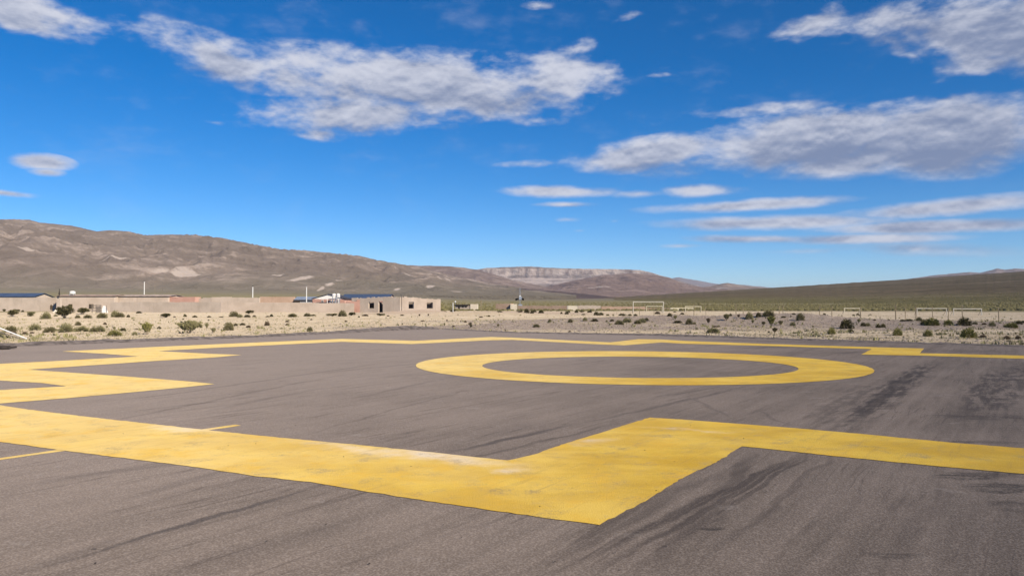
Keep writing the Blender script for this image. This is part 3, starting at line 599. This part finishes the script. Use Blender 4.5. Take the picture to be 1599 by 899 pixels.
for (px, py, w, h, c) in sorted(B):
    sec = max(i for i, s in enumerate(SEC) if px >= s[0]); row = 0 if py >= 506 else 1; key = (sec, row, c); cnt[key] = cnt.get(key, 0) + 1
    p = hit(px, py, 183); D_ = p.y; k = D_ / F
    st = 2 if h > w * .95 else (1 if w * k > 1.2 else 0)
    if (px, py) == (295, 521): st = 2
    small = w < 8
    me = BM[c, st][rnd.randrange(2)]
    o = bpy.data.objects.new('shrub' if not small else 'small_shrub', me); COL.objects.link(o)
    o.location = (p.x, p.y, p.z - .02); ww = w * k * (1.35 if st == 2 else 1.12); o.scale = (ww, ww * rnd.uniform(.85, 1.1), max(h * k * 1.12, .12)); o.rotation_euler = (0, 0, rnd.uniform(0, 6.28))
    ordw = 'only' if tot[key] == 1 else ORD[cnt[key] - 1]; fl = '' if tot[key] == 1 else ' from left'
    lab = SPECIAL.get((px, py)) or f"{ordw} {CN[c]} shrub{fl} {'near the asphalt' if row == 0 else 'set farther back'}, {SEC[sec][1]}"
    tag(o, lab, 'shrub', 'shrubs scattered over the sandy ground')

# ------------------------------------------------------------------ building helpers
def box(vs, fs, x0, x1, y0, y1, z0, z1, M=None):
    b = len(vs)
    for z in (z0, z1):
        for (x, y) in ((x0, y0), (x1, y0), (x1, y1), (x0, y1)):
            v = Vector((x, y, z)); vs.append(tuple(M @ v) if M else tuple(v))
    fs += [tuple(b + i for i in f) for f in ((3,2,1,0),(4,5,6,7),(0,1,5,4),(1,2,6,5),(2,3,7,6),(3,0,4,7))]
def boxes(name, bl, m, parent=None, M=None):
    vs, fs = [], []
    for b in bl: box(vs, fs, *b, M=M)
    return obj(name, vs, fs, m, parent)
def tube(vs, fs, a, b, r, n=8, r2=None):
    a, b = Vector(a), Vector(b); dv = (b - a).normalized(); u = dv.orthogonal().normalized(); w = dv.cross(u); s = len(vs); r2 = r if r2 is None else r2
    for p, rr_ in ((a, r), (b, r2)):
        for i in range(n): vs.append(tuple(p + (u * math.cos(i / n * 6.2832) + w * math.sin(i / n * 6.2832)) * rr_))
    for i in range(n): j = (i + 1) % n; fs.append((s + i, s + j, s + n + j, s + n + i))
    fs.append(tuple(s + i for i in range(n))[::-1]); fs.append(tuple(s + n + i for i in range(n)))
def tubes(name, tl, m, parent=None):
    vs, fs = [], []
    for q in tl: tube(vs, fs, *q)
    return obj(name, vs, fs, m, parent, smoothf=False)
def masonry(name, base, tint, block=False):
    def b(t, p):
        a = noise(t, p, .35, 5, .6); f = noise(t, p, 6, 5, .65); x, y, z = sep(t, p)
        c = mix(t, smooth(t, a * .6 + f * .4, .38, .62), base, tint)
        dr = noise(t, mapping(t, p, sc=(1.4, 1.4, .18)), 1.0, 4, .6)
        c = mix(t, smooth(t, dr, .55, .7, 0, .3), c, tuple(v * .7 for v in base))
        cs = (z / .22).m('FRACT'); c = mix(t, smooth(t, cs, .0, .16, .35, 0), c, tuple(v * .6 for v in base))
        return c, f, .03
    return mat(name, b, .95, .1)
M_adobe = masonry('adobe', (.50, .41, .325), (.60, .50, .41)); M_adobe2 = masonry('grey adobe', (.46, .38, .305), (.56, .47, .385)); M_brick = masonry('pink brick', (.47, .275, .215), (.56, .35, .28))
M_tan = masonry('tan brick', (.46, .325, .235), (.55, .40, .30)); M_pale = masonry('pale plaster', (.68, .60, .47), (.76, .68, .55))
M_white = flatm('white paint', (.80, .78, .74), .6, .08, 3); M_cream = flatm('cream paint', (.74, .66, .48), .6, .1, 3); M_dark = flatm('dark opening timber', (.05, .04, .035), .8, .3, 3)
M_blue = flatm('blue grey sheet roofing', (.075, .10, .155), .45, .2, .5, .3); M_grey = flatm('galvanised sheet', (.32, .36, .42), .45, .15, .5, .4); M_metal = flatm('galvanised metal', (.55, .56, .58), .4, .1, 5, .6)
M_wood = flatm('weathered wood', (.33, .26, .17), .9, .3, 4); M_gw = flatm('grey wood', (.20, .17, .14), .9, .3, 4); M_wire = flatm('wire', (.25, .22, .19), .5, .1, 3, .6)
M_black = flatm('black panel', (.015, .016, .02), .35, .1, 3)

def frame(a, b):                              # local x along a wall, y into it (away from the camera), z up
    a, b = Vector(a), Vector(b); dv = (b - a); dv.z = 0; L = dv.length; dv.normalize()
    M = Matrix(((dv.x, -dv.y, 0, 0), (dv.y, dv.x, 0, 0), (0, 0, 1, 0), (0, 0, 0, 1))); return M, L
def P2(px, Y): u, s = ray(px, 480); return Vector((u * Y, Y, 0))
def gz_(p): return float(ground_z(p.x, p.y))
def ragged(L, h0, h1, thick, openings=(), jag=.15, seed=1, bottom=-.5, step=1.1):
    q = random.Random(seed); out = []; cuts = {0, L}
    for o_ in openings: cuts |= {o_[0], o_[1]}
    x = 0
    while x < L: x += q.uniform(.5, 1.5) * step; cuts.add(min(x, L))
    cs = sorted(cuts); cs = [c for i, c in enumerate(cs) if i == 0 or c - cs[i - 1] > 1e-4]
    for a, b in zip(cs, cs[1:]):
        mid = (a + b) / 2; top = h0 + (h1 - h0) * mid / L + q.uniform(-jag, jag)
        o_ = next((o_ for o_ in openings if o_[0] <= mid <= o_[1]), None)
        if o_ is None: out.append((a, b, 0, thick, bottom, top))
        else:
            if o_[2] > bottom + .05: out.append((a, b, 0, thick, bottom, o_[2]))
            out.append((a, b, 0, thick, o_[3], top))
    return out
def wall_thing(name, label, cat, pxs, Ys, topy, m, thick=.35, jag=.04, group=None, seed=1):
    t_ = thing(name, (*P2(pxs[0], Ys[0]).xy, 0), label, cat, group)
    for i in range(len(pxs) - 1):
        a, b = P2(pxs[i], Ys[i]), P2(pxs[i + 1], Ys[i + 1]); M, L = frame(a, b)
        h0 = at(pxs[i], topy[i], Ys[i]).z; h1 = at(pxs[i + 1], topy[i + 1], Ys[i + 1]).z
        mm = Matrix.Translation(a - t_.location) @ M
        boxes('wall_section', ragged(L, h0, h1, thick, jag=jag, seed=seed + i, step=2.5), m[i] if isinstance(m, list) else m, t_, mm)
    return t_

# the compound at the left
wall_thing('boundary_wall', 'long low adobe boundary wall running in front of the houses at left', 'wall', [172, 345, 553], [190, 182, 186], [471.5, 471.5, 473.2], [M_adobe2, M_adobe], seed=3)  # left stretch gets the greyer adobe, grazing-light dimness put into its colour
wall_thing('boundary_wall', 'grey adobe wall at the far left edge under the dark blue roof', 'wall', [-60, 91], [200, 201], [464.2, 464.6], M_adobe2, seed=9)
wall_thing('boundary_wall', 'short pink brick wall between the boundary wall and the ruined adobe house', 'wall', [541, 571], [187.5, 189], [472, 466.5], M_brick, seed=12)

def gable_house(name, label, x0, x1, Y, depth, eavey, apexy, m_wall, m_roof, parts=(), slant=0.0, ridge_along=True, over=.35):
    """a house seen along its front; the roof's ridge runs along the front (or into the picture)"""
    a, b = P2(x0, Y), P2(x1, Y + slant); M, L = frame(a, b); t_ = thing(name, (a.x, a.y, 0), label, 'house')
    ez = at(x0, eavey, Y).z; az_2 = at(x0, apexy, Y + (depth / 2 if ridge_along else 0)).z; w = .25
    bl = [(0, L, 0, w, -.5, ez), (0, L, depth - w, depth, -.5, ez), (0, w, w, depth - w, -.5, ez), (L - w, L, w, depth - w, -.5, ez)]
    MM = M.to_4x4()
    boxes('wall', bl, m_wall, t_, MM)
    vs, fs = [], []; th = .10
    if ridge_along: sec_ = [(-over, ez - .02), (depth / 2, az_2), (depth + over, ez - .02)]
    else: sec_ = [(-over, ez - .02), (L / 2, az_2), (L + over, ez - .02)]
    for (u, z) in sec_:
        for e in ((-over, L + over) if ridge_along else (-over, depth + over)):
            for dz_ in (0.003, th): vs.append(tuple(MM @ Vector((e, u, z + dz_) if ridge_along else (u, e, z + dz_))))
    for i in range(2):
        A = i * 4; Bq = A + 4
        fs += [(A + 1, A + 3, Bq + 3, Bq + 1), (A, Bq, Bq + 2, A + 2), (A, A + 1, Bq + 1, Bq), (A + 2, Bq + 2, Bq + 3, A + 3)]
    fs += [(0, 2, 3, 1), (8, 9, 11, 10)]
    obj('roof', vs, fs, m_roof, t_)
    # gable ends
    g = [];gf = []
    if ridge_along:
        for e in (w * .5, L - w * .5): g += [tuple(MM @ Vector((e + s_, u, z))) for s_ in (-.12, .12) for (u, z) in ((0, ez), (depth / 2, az_2 - .02), (depth, ez))]
    else:
        for e in (w * .5, depth - w * .5): g += [tuple(MM @ Vector((u, e + s_, z))) for s_ in (-.12, .12) for (u, z) in ((0, ez), (L / 2, az_2 - .02), (L, ez))]
    for k in (0, 6): gf += [(k, k + 1, k + 2), (k + 5, k + 4, k + 3), (k, k + 3, k + 4, k + 1), (k + 1, k + 4, k + 5, k + 2), (k, k + 2, k + 5, k + 3)]
    obj('gable', g, gf, m_wall if not parts or 'gable' not in parts else parts['gable'], t_)
    return t_, MM, L, ez
def opening(t_, MM, x0, x1, z0, z1, proud=.02, mframe=None, nm='window', mpane=None):
    fr = mframe or M_white; f = .07
    w = boxes(nm, [(x0, x1, -proud - .03, .10, z0, z1)], mpane or M_dark, t_, MM)
    boxes('frame', [(x0 - f, x0, -.06, .10, z0 - f, z1 + f), (x1, x1 + f, -.06, .10, z0 - f, z1 + f), (x0, x1, -.06, .10, z1, z1 + f), (x0, x1, -.06, .10, z0 - f, z0), ((x0 + x1) / 2 - .03, (x0 + x1) / 2 + .03, -.07, -.055, z0, z1)], fr, w, MM)
    return w
# blue roof at the far left
gable_house('house', 'house with a dark blue sheet roof behind the wall at the far left', -70, 52, 212, 9, 463.5, 458.0, M_adobe2, M_blue)
# low house between, under the antenna
t_, MM, L, ez = gable_house('house', 'low adobe house with flat brown eaves under the white roof tank', 88, 178, 197, 8, 462.3, 460.3, M_adobe, flatm('rusty sheet roof', (.30, .22, .17), .7, .3, .8))
opening(t_, MM, 3.2, 4.1, .9, 2.0, mframe=M_wood); opening(t_, MM, 8.4, 9.5, .9, 2.0, mframe=M_wood)
gable_house('house', 'long adobe house with a thin dark eave above the left end of the boundary wall', 179, 262, 199, 9, 462.6, 460.4, M_adobe, flatm('dusty sheet roof', (.33, .26, .21), .7, .3, .8))
wall_thing('brick_building', 'pink brick building with a flat top behind the middle of the boundary wall', 'building', [263, 304], [200, 200], [463.2, 463.6], M_brick, 4.0, seed=30)
wall_thing('adobe_building', 'adobe building with uneven top right of the pink brick building', 'building', [304.5, 330, 405], [203, 201, 200], [467, 463.6, 464.6], M_adobe, .5, .08, seed=33)
wall_thing('brick_building', 'tan brick building left of the house with the grey hipped roof', 'building', [405.5, 460], [201, 203], [463.4, 463.6], M_tan, 4.0, seed=36)
# grey-roofed shed
t_, MM, L, ez = gable_house('house', 'low white house with light grey sheet roof and dark porch left of white gable', 461, 492, 201, 6, 468.6, 463.6, M_white, M_grey)
boxes('porch', [(-.3, 1.2, -.9, -.1, 1.2, ez - .12)], M_dark, t_, MM)
boxes('fascia', [(-.36, L + .36, -.5, -.36, ez - .16, ez + .1)], M_dark, t_, MM)
# white gabled house
t_, MM, L, ez = gable_house('house', 'brick house with a white gable, dark roof and a row of white posts', 488, 538, 196, 12, 466.6, 459.2, M_brick, flatm('dark sheet roof', (.06, .055, .06), .6, .2, 1), {'gable': M_white}, ridge_along=False)
for i, x in enumerate((2.3, 4.3, 4.9, 5.5, 6.3)): opening(t_, MM, x, x + (.45 if i == 0 else .36), 1.0, ez - .35)
for x in (4.05, 4.78, 5.38, 6.1, 6.95): boxes('post', [(x - .07, x + .07, -1.3, -1.16, -.3, ez - .1)], M_white, t_, MM)
boxes('porch_beam', [(2.0, 7.3, -1.34, -1.12, ez - .098, ez + .05)], M_white, t_, MM)
# long blue roof right
gable_house('house', 'long house with a dark blue sheet roof rising behind the ruined adobe house', 533, 606, 204, 11, 466.8, 459.6, M_brick, M_blue)
# water tanks
def tank(px, topy, boty, Y, wpx, label):
    c = P2(px, Y); z1, z0 = at(px, topy, Y).z, at(px, boty, Y).z; r = wpx * Y / F / 2; t_ = thing('water_tank', (c.x, c.y, z0), label, 'water tank')
    h = z1 - z0; tubes('tank_body', [((0, 0, h * .32), (0, 0, h * .88), r, 16)], M_white, t_); tubes('lid', [((0, 0, h * .883), (0, 0, h), r * .9, 16, r * .35)], M_white, t_)
    for sx, sy in ((-1, -1), (1, -1), (1, 1), (-1, 1)): tubes('leg', [((sx * r * .7, sy * r * .7, -1.2), (sx * r * .7, sy * r * .7, h * .317), .06, 6)], M_metal, t_)
    tubes('ring', [((0, 0, h * .6), (0, 0, h * .63), r * 1.02, 16)], M_metal, t_); return t_
tank(113, 454.2, 460.6, 199, 8, 'white water tank on the roof of the low adobe house at far left')
tank(521.5, 458.2, 466.8, 193.5, 6.2, 'left one of two white tanks on stands beside the white gable'); tank(528, 458.0, 466.8, 193.2, 5.8, 'right one of two white tanks on stands beside the white gable')

# the ruined adobe house with openings
c0, cL, cR = P2(625, 184), P2(549, 189.5), P2(688, 192)
rt = thing('ruined_house', (c0.x, c0.y, 0), 'ruined adobe house with ragged wall tops and black empty window holes', 'house')
def pxu(a, b, px):                             # distance along wall a->b where the sight line px crosses it
    k = (px - CX) / F / cp; dv = (b - a).normalized(); return (k * a.y - a.x) / (dv.x - k * dv.y)
M1, L1 = frame(cL, c0); T1 = Matrix.Translation(cL - c0) @ M1
def zpx(py, Y): return at(625, py, Y).z
ops = [(pxu(cL, c0, 553.6), pxu(cL, c0, 562.2), zpx(480.5, 188), zpx(470.2, 188)), (pxu(cL, c0, 575.5), pxu(cL, c0, 584.2), zpx(481.2, 187), zpx(471, 187)), (pxu(cL, c0, 591), pxu(cL, c0, 597.8), -.05, zpx(470, 186))]
boxes('front_wall', ragged(L1, zpx(465.4, 189), zpx(463.1, 185), .45, ops, .11, 5, step=.7), M_adobe, rt, T1)
M2_, L2 = frame(c0, cR); T2 = M2_.to_4x4()
ops2 = [(pxu(c0, cR, 638.3), pxu(c0, cR, 646.3), zpx(481.6, 186), zpx(471.2, 186)), (pxu(c0, cR, 666.5), pxu(c0, cR, 676), zpx(481.3, 190), zpx(472, 190))]
rg2 = ragged(L2, zpx(462.9, 185), zpx(467.3, 191), .45, ops2, .15, 7, step=.7)
boxes('side_wall', [(a + (.46 if a == 0 else 0), b, c, d_, e, f) for (a, b, c, d_, e, f) in rg2], M_adobe, rt, T2)
d2 = (cR - c0).normalized(); d1 = (cL - c0).normalized()
q1 = cL + d2 * 9; q2 = cR + d1 * 10.6
Mb, Lb = frame(cL, q1); 
boxes('back_wall', ragged(Lb - .5, 2.9, 2.6, .4, (), .12, 8), M_adobe2, rt, Matrix.Translation(cL - c0 + d2 * .5) @ Mb)
Mb, Lb = frame(q1, cR); boxes('back_wall', ragged(Lb - .5, 2.7, 2.5, .4, (), .12, 9), M_adobe, rt, Matrix.Translation(q1 - c0) @ Mb)
# flat slab added behind the parapets to keep the inside dark
fc = [c0 * 0 + (d1 * .9 + d2 * .6), (cL - c0) + (-d1 * .7 + d2 * .5), (q1 - c0) + (-d1 * .2 - d2 * .6), (cR - c0) + (d1 * .3 - d2 * .5)]
rv = [(v.x, v.y, 2.35) for v in fc] + [(v.x, v.y, 2.5) for v in fc]
obj('roof', rv, [(3,2,1,0),(4,5,6,7),(0,1,5,4),(1,2,6,5),(2,3,7,6),(3,0,4,7)], M_adobe2, rt)

# hut in the middle distance
t_ = thing('hut', (*P2(711, 262).xy, gz_(P2(711, 262))), 'small pale flat roofed hut with a dark eave, right of the ruined house', 'hut')
M_, L = frame(P2(711, 262), P2(734, 261)); MM = M_.to_4x4(); h = at(711, 474.8, 262).z - t_.location.z
boxes('wall', [(0, L, 0, 3.5, -.5, h * .72)], M_adobe2, t_, MM); boxes('eave', [(-.2, L - .6, -.5, 3.6, h * .722, h * .95)], M_dark, t_, MM)
boxes('door', [(1.0, 1.6, -.04, .05, 0, h * .6)], M_dark, t_, MM)
for x in (2.4, 3.5): boxes('window', [(x, x + .5, -.04, .05, h * .42, h * .66)], M_dark, t_, MM)
Mr, L_ = frame(P2(734.5, 261), P2(746, 261)); boxes('end_room', [(0, L_, -.3, 3.6, -.5, h * 1.02)], M_pale, t_, Matrix.Translation(P2(734.5, 261) - P2(711, 262)) @ Mr)
# low ruins
def lowwall(px0, px1, Y0, Y1, ty0, ty1, m, label, nm='ruined_wall', jag=.12, seed=1, thick=.5, cat='wall', group=None):
    a, b = P2(px0, Y0), P2(px1, Y1); M_, L = frame(a, b); z0 = gz_(a)
    o = boxes(nm, ragged(L, at(px0, ty0, Y0).z - z0, at(px1, ty1, Y1).z - z0, thick, (), jag, seed, bottom=-1.2), m, None, M_.to_4x4()); o.location = (a.x, a.y, z0); tag(o, label, cat, group); return o
lowwall(774, 797, 250, 248, 474.6, 474.0, M_tan, 'crumbling brown adobe wall left of the antenna mast', seed=41, thick=3)
lowwall(797, 807.5, 247, 247, 475, 474.6, M_pale, 'pale plastered wall end directly left of the antenna mast', seed=42, jag=.03, thick=3)
lowwall(808, 886, 262, 255, 477.2, 477.4, M_tan, 'low brown adobe wall between the antenna mast and the pale block', seed=43)
lowwall(886, 902, 250, 250, 477.0, 477.2, M_pale, 'pale cream block of wall standing in the low brown wall', seed=44, jag=.03, thick=2)
lowwall(902.5, 938, 255, 257, 476.6, 477.0, M_adobe2, 'low brown adobe wall with stepped top, right of the pale block', seed=45)
lowwall(939, 1008, 259, 262, 478.2, 478.6, M_tan, 'low level adobe wall behind the left post of the big goal', seed=46, jag=.05)
lowwall(1047, 1083, 255, 255, 480.2, 480.4, M_cream, 'low cream plastered wall behind the small goal right of the big goal', seed=47, jag=.02)
lowwall(1008.5, 1046.5, 264, 262, 480.8, 481.2, M_tan, 'lowest stretch of adobe wall seen through the big goal', seed=48, jag=.06)

# heap with a pale chimney, wood frames, white tarpaulin at left
p = P2(93, 178); t_ = thing('brick_oven', (p.x, p.y, gz_(p)), 'pale conical earth heap with a short square pillar at far left', 'oven')
vs, fs = [], []
for i in range(5):
    for j in range(14):
        r_ = 1.75 * (1 - i / 4.6) * rnd.uniform(.9, 1.1); vs.append((math.cos(j / 14 * 6.283) * r_, math.sin(j / 14 * 6.283) * r_, -.2 + i * .36))
for i in range(4):
    for j in range(14): fs.append((i * 14 + j, i * 14 + (j + 1) % 14, (i + 1) * 14 + (j + 1) % 14, (i + 1) * 14 + j))
obj('heap', vs, fs, M_pale, t_); boxes('pillar', [(-.35, .35, -.35, .35, 1.2, 3.3)], M_adobe2, t_)
p = P2(92.3, 196); hz = at(92.3, 450.6, 196).z; zb = at(92.3, 461.5, 196).z
t_ = thing('antenna', (p.x, p.y, zb), 'small dark pointed antenna on the roof left of the white tank', 'antenna'); tubes('mast', [((0, 0, -.5), (0, 0, hz - zb), .07, 6)], M_dark, t_); tubes('cone', [((0, 0, .2), (0, 0, (hz - zb) * .8), .22, 8, .04)], M_dark, t_)
p = P2(144, 176); t_ = thing('timber_frame', (p.x, p.y, gz_(p)), 'dark weathered timber frame standing before the wall at left', 'frame')
for x in (0, .9, 1.8): boxes('post', [(x - .06, x + .06, -.06, .06, -.2, 1.9)], M_gw, t_)
for z in (.5, 1.1, 1.65): boxes('rail', [(-.2, 2.1, .065, .12, z, z + .16)], M_gw, t_)
for x in (1.1, 1.35, 1.6): boxes('plank', [(x, x + .18, -.13, -.065, .1, 1.5)], M_gw, t_)
p = P2(163, 176); t_ = thing('tarpaulin', (p.x, p.y, gz_(p)), 'white tarpaulin draped over stakes right of the dark timber frame', 'tarpaulin')
vs, fs = [], []
for i in range(7):
    for j in range(12):
        a = j / 12 * 6.283; r_ = (.75 - .085 * i) * (1 + .16 * math.sin(3 * a + i * .7)); vs.append((math.cos(a) * r_, math.sin(a) * r_ * .6, i * .25 + .1 * math.sin(2 * a)))
for i in range(6):
    for j in range(12): fs.append((i * 12 + j, i * 12 + (j + 1) % 12, (i + 1) * 12 + (j + 1) % 12, (i + 1) * 12 + j))
fs.append(tuple(72 + j for j in range(12))); obj('sheet', vs, fs, M_white, t_); 
for x in (-.5, .75): boxes('stake', [(x - .035, x + .035, -.5, -.43, -.1, 1.75)], M_gw, t_)

# poles
def pole(px, ty, by, Y, w, m, label, cap=False):
    p = P2(px, Y); z0 = gz_(p); h = at(px, ty, Y).z - z0; t_ = thing('pole', (p.x, p.y, z0), label, 'pole')
    tubes('shaft', [((0, 0, -.3), (0, 0, h), w / 2, 8, w / 2.6)], m, t_); boxes('cap', [(-w * .5, w * .5, -w * .5, w * .5, h + .003, h + (.22 if cap else .05))], M_dark if cap else m, t_)
    return t_
pole(225, 440, 461, 215, .27, M_white, 'tall white pole behind the left end of the long boundary wall'); pole(253.5, 448, 461, 214, .14, M_gw, 'thin grey pole just right of the tall white pole'); pole(241.5, 444, 462, 260, .07, M_wood, 'very thin brown pole between the tall white pole and the thin grey one')
pole(394.5, 447.5, 464, 206, .30, M_white, 'thick white pole with a dark cap behind the middle of the long wall', True); pole(478.5, 448.2, 473, 188.5, .26, M_white, 'white pole rising in front of the light grey sheet roof')
pole(707.4, 472.6, 487, 178, .20, M_white, 'short white pole just right of the ruined house'); pole(751.2, 469, 483, 235, .22, M_wood, 'pale wooden pole right of the small hut'); pole(727.6, 468.6, 475, 275, .10, M_wood, 'thin pole sticking up behind the small hut roof')
p = P2(711, 268); t_ = thing('street_lamp', (p.x, p.y, gz_(p)), 'small white round lamp above the left end of the small hut', 'lamp'); hz = at(711, 471, 268).z - gz_(p)
tubes('post', [((0, 0, -.2), (0, 0, hz - .25), .06, 6)], M_metal, t_); tubes('lamp_head', [((0, -.1, hz - .245), (0, .1, hz + .2), .3, 10, .2)], M_white, t_)

# antenna mast with panels
Y = 320; p = P2(812, Y); z0 = gz_(p); t_ = thing('antenna_mast', (p.x, p.y, z0), 'slim lattice antenna mast with black panels at its foot, right of centre', 'antenna mast')
h = at(812, 449.5, Y).z - z0; w = .28; tl = []
for sx, sy in ((-1, -1), (1, -1), (1, 1), (-1, 1)): tl.append(((sx * w, sy * w, 0), (sx * w * .5, sy * w * .5, h * .96), .05, 6))
k = 14
for i in range(k):
    za, zb = h * .95 * i / k, h * .95 * (i + 1) / k; wa, wb = w * (1 - .5 * i / k), w * (1 - .5 * (i + 1) / k); s = 1 if i % 2 else -1
    for y_ in (-1, 1): tl.append(((-s * wa, y_ * wa, za), (s * wb, y_ * wb, zb), .03, 4)); tl.append(((y_ * wa, -s * wa, za), (y_ * wb, s * wb, zb), .03, 4))
tubes('lattice', tl, M_metal, t_); tubes('spike', [((0, 0, h * .96), (0, 0, h * 1.04), .05, 6)], M_metal, t_)
boxes('cabinet', [(-.7, .9, -.9, -.32, -.2, 1.9)], M_metal, t_)
zz = at(812, 469, Y).z - z0; boxes('equipment_box', [(-.4, .7, -.6, -.3, zz + 1.2 - .9, zz + 2.6 - .9)], M_metal, t_)
boxes('drum', [(-.3, .35, -.5, -.29, h * .55, h * .64)], M_white, t_)
for sx, w_ in ((-1.25, 1.4), (1.2, .9)):
    MM = Matrix.Translation((sx, -.4, zz + .5)) @ Matrix.Rotation(R(-35), 4, 'X') @ Matrix.Rotation(R(12 * (1 if sx > 0 else -1)), 4, 'Y'); pn = boxes('solar_panel', [(-w_ / 2, w_ / 2, -.7, .7, -.04, .04)], M_black, t_, MM)
    tubes('bracket', [((sx * .2, 0, zz + .2), (sx, -.3, zz + .4), .05, 6)], M_metal, t_)

# goals
M_goal = flatm('aged white paint', (.66, .61, .52), .6, .12, 3)
def goal(px0, px1, ty, Y, m, label, r=.07, net=True):
    a, b = P2(px0, Y), P2(px1, Y); z0 = min(gz_(a), gz_(b)); L = b.x - a.x; h = at(px0, ty, Y).z - z0
    t_ = thing('goal', (a.x, a.y, z0), label, 'goal', 'football goals on the sand')
    for x in (0, L): tubes('post', [((x, 0, -.3), (x, 0, h - r), r, 8)], m, t_)
    tubes('crossbar', [((-r, 0, h), (L + r, 0, h), r, 8)], m, t_)
    for x in (0, L): tubes('brace', [((x, 0, h - .1), (x, 1.1, -.2), r * .45, 6)], M_wire, t_)
    return t_
goal(988.8, 1036, 471.2, 176, M_goal, 'big white goal, the tallest one, right of the centre', .085)
goal(1009.5, 1034, 478.2, 196, M_cream, 'small cream goal seen through the big white goal', .08)
goal(1070.3, 1094.7, 478.6, 190, M_cream, 'small cream goal in front of the cream plastered wall', .09)
goal(1318.5, 1342.6, 481.4, 150, M_cream, 'narrow cream goal standing alone left of the wide pair', .08)
goal(1432, 1478, 481.6, 124, M_goal, 'wide white goal, left one of the pair at the right edge', .06)
goal(1489, 1532.6, 482.2, 121, M_goal, 'wide white goal, right one of the pair at the right edge', .065)

# wire fence
fence = thing('wire_fence', (*P2(1150, 95).xy, 0), 'thin wire fence on uneven wooden posts crossing before the goals', 'fence')
posts = [(963,482,491,.7),(998.5,474,491.5,1),(1021.5,473,492,1),(1083.5,474.5,494,1),(1102.5,476,493,.8),(1149.8,475.5,497,1.1),(1160.5,478.5,498,1),(1217.5,477.5,498,1),(1222.5,476,497.5,1),(1279.2,477.8,500,1),(1298.9,478,497.5,1),(1343.8,479.5,502,1.1),(1398.8,476.5,501.5,1.3),(1413.4,479,500.5,.9),(1431,478,503,1),(1456.6,479.5,503,.8),(1480.5,480,500,1),(1503.3,477,503.5,.9),(1560,480,505,.9),(1618,480,506,1)]
tops = []
for (px, ty, by, wk) in posts:
    p = flat(px, by); g = gz_(p); h = at(px, ty, p.y).z; q = rnd.uniform(-.08, .08)
    tubes('post', [((p.x - fence.location.x, p.y - fence.location.y, g - .2), (p.x + q - fence.location.x, p.y - fence.location.y, h), .045 * wk, 6, .04 * wk)], M_wood, fence); tops.append((Vector((p.x - fence.location.x, p.y - fence.location.y, g)), h - g))
for fr in (.35, .65, .92):
    tl = []
    for (a, ha), (b, hb) in zip(tops, tops[1:]):
        A, Bq = a + Vector((0, 0, ha * fr)), b + Vector((0, 0, hb * fr)); mid = (A + Bq) / 2 - Vector((0, 0, .05)); tl += [(A, mid, .005, 4), (mid, Bq, .005, 4)]
    tubes('wire', tl, M_wire, fence)

# tipped pole by the pad's left edge
p = flat(42, 529); e = at(-30, 500.5, p.y + 1.5)
t_ = thing('metal_pipe', (p.x, p.y, gz_(p)), 'long white pipe slanting down to the sand at the left edge', 'pipe')
tubes('pipe', [((0, 0, .03), (e.x - p.x, e.y - p.y, e.z - gz_(p)), .033, 10)], M_white, t_)
tubes('stay', [((.25, -.5, .0), (e.x - p.x + .4, e.y - p.y - .4, e.z - gz_(p) - .3), .025, 6)], M_gw, t_)
tubes('support', [((e.x - p.x, e.y - p.y, -.3), (e.x - p.x, e.y - p.y, e.z - gz_(p) - .06), .06, 8)], M_metal, t_)
# black solid added at the pad's left edge in place of a shadow
p = flat(-2, 545.5); vs, fs = [], []
tube(vs, fs, (-.9, 0, .05), (.35, .05, .07), .09, 10, .07); tube(vs, fs, (.2, -.15, .05), (.42, .3, .07), .05, 8, .03)
o = obj('shadow_solid', vs, fs, M_dark); o.location = (p.x, p.y, 0); tag(o, 'black solid standing in for a dark shadow at the left edge', 'shadow stand-in')

# ------------------------------------------------------------------ haze
hv, hf = [], []; box(hv, hf, -62000, 62000, -62000, 62000, -80, 1250)
hz_ = obj('haze', hv, hf, kind='stuff'); tag(hz_, 'thin pale blue haze in front of the far mountains', 'haze')
hm = bpy.data.materials.new('haze'); hm.use_nodes = True; ht = hm.node_tree; ht.nodes.remove(ht.nodes['Principled BSDF'])
pvn = ht.nodes.new('ShaderNodeVolumePrincipled'); pvn.inputs['Color'].default_value = (.72, .82, 1, 1); pvn.inputs['Density'].default_value = 1.6e-5
ht.links.new(pvn.outputs[0], ht.nodes['Material Output'].inputs['Volume']); hz_.data.materials.append(hm)
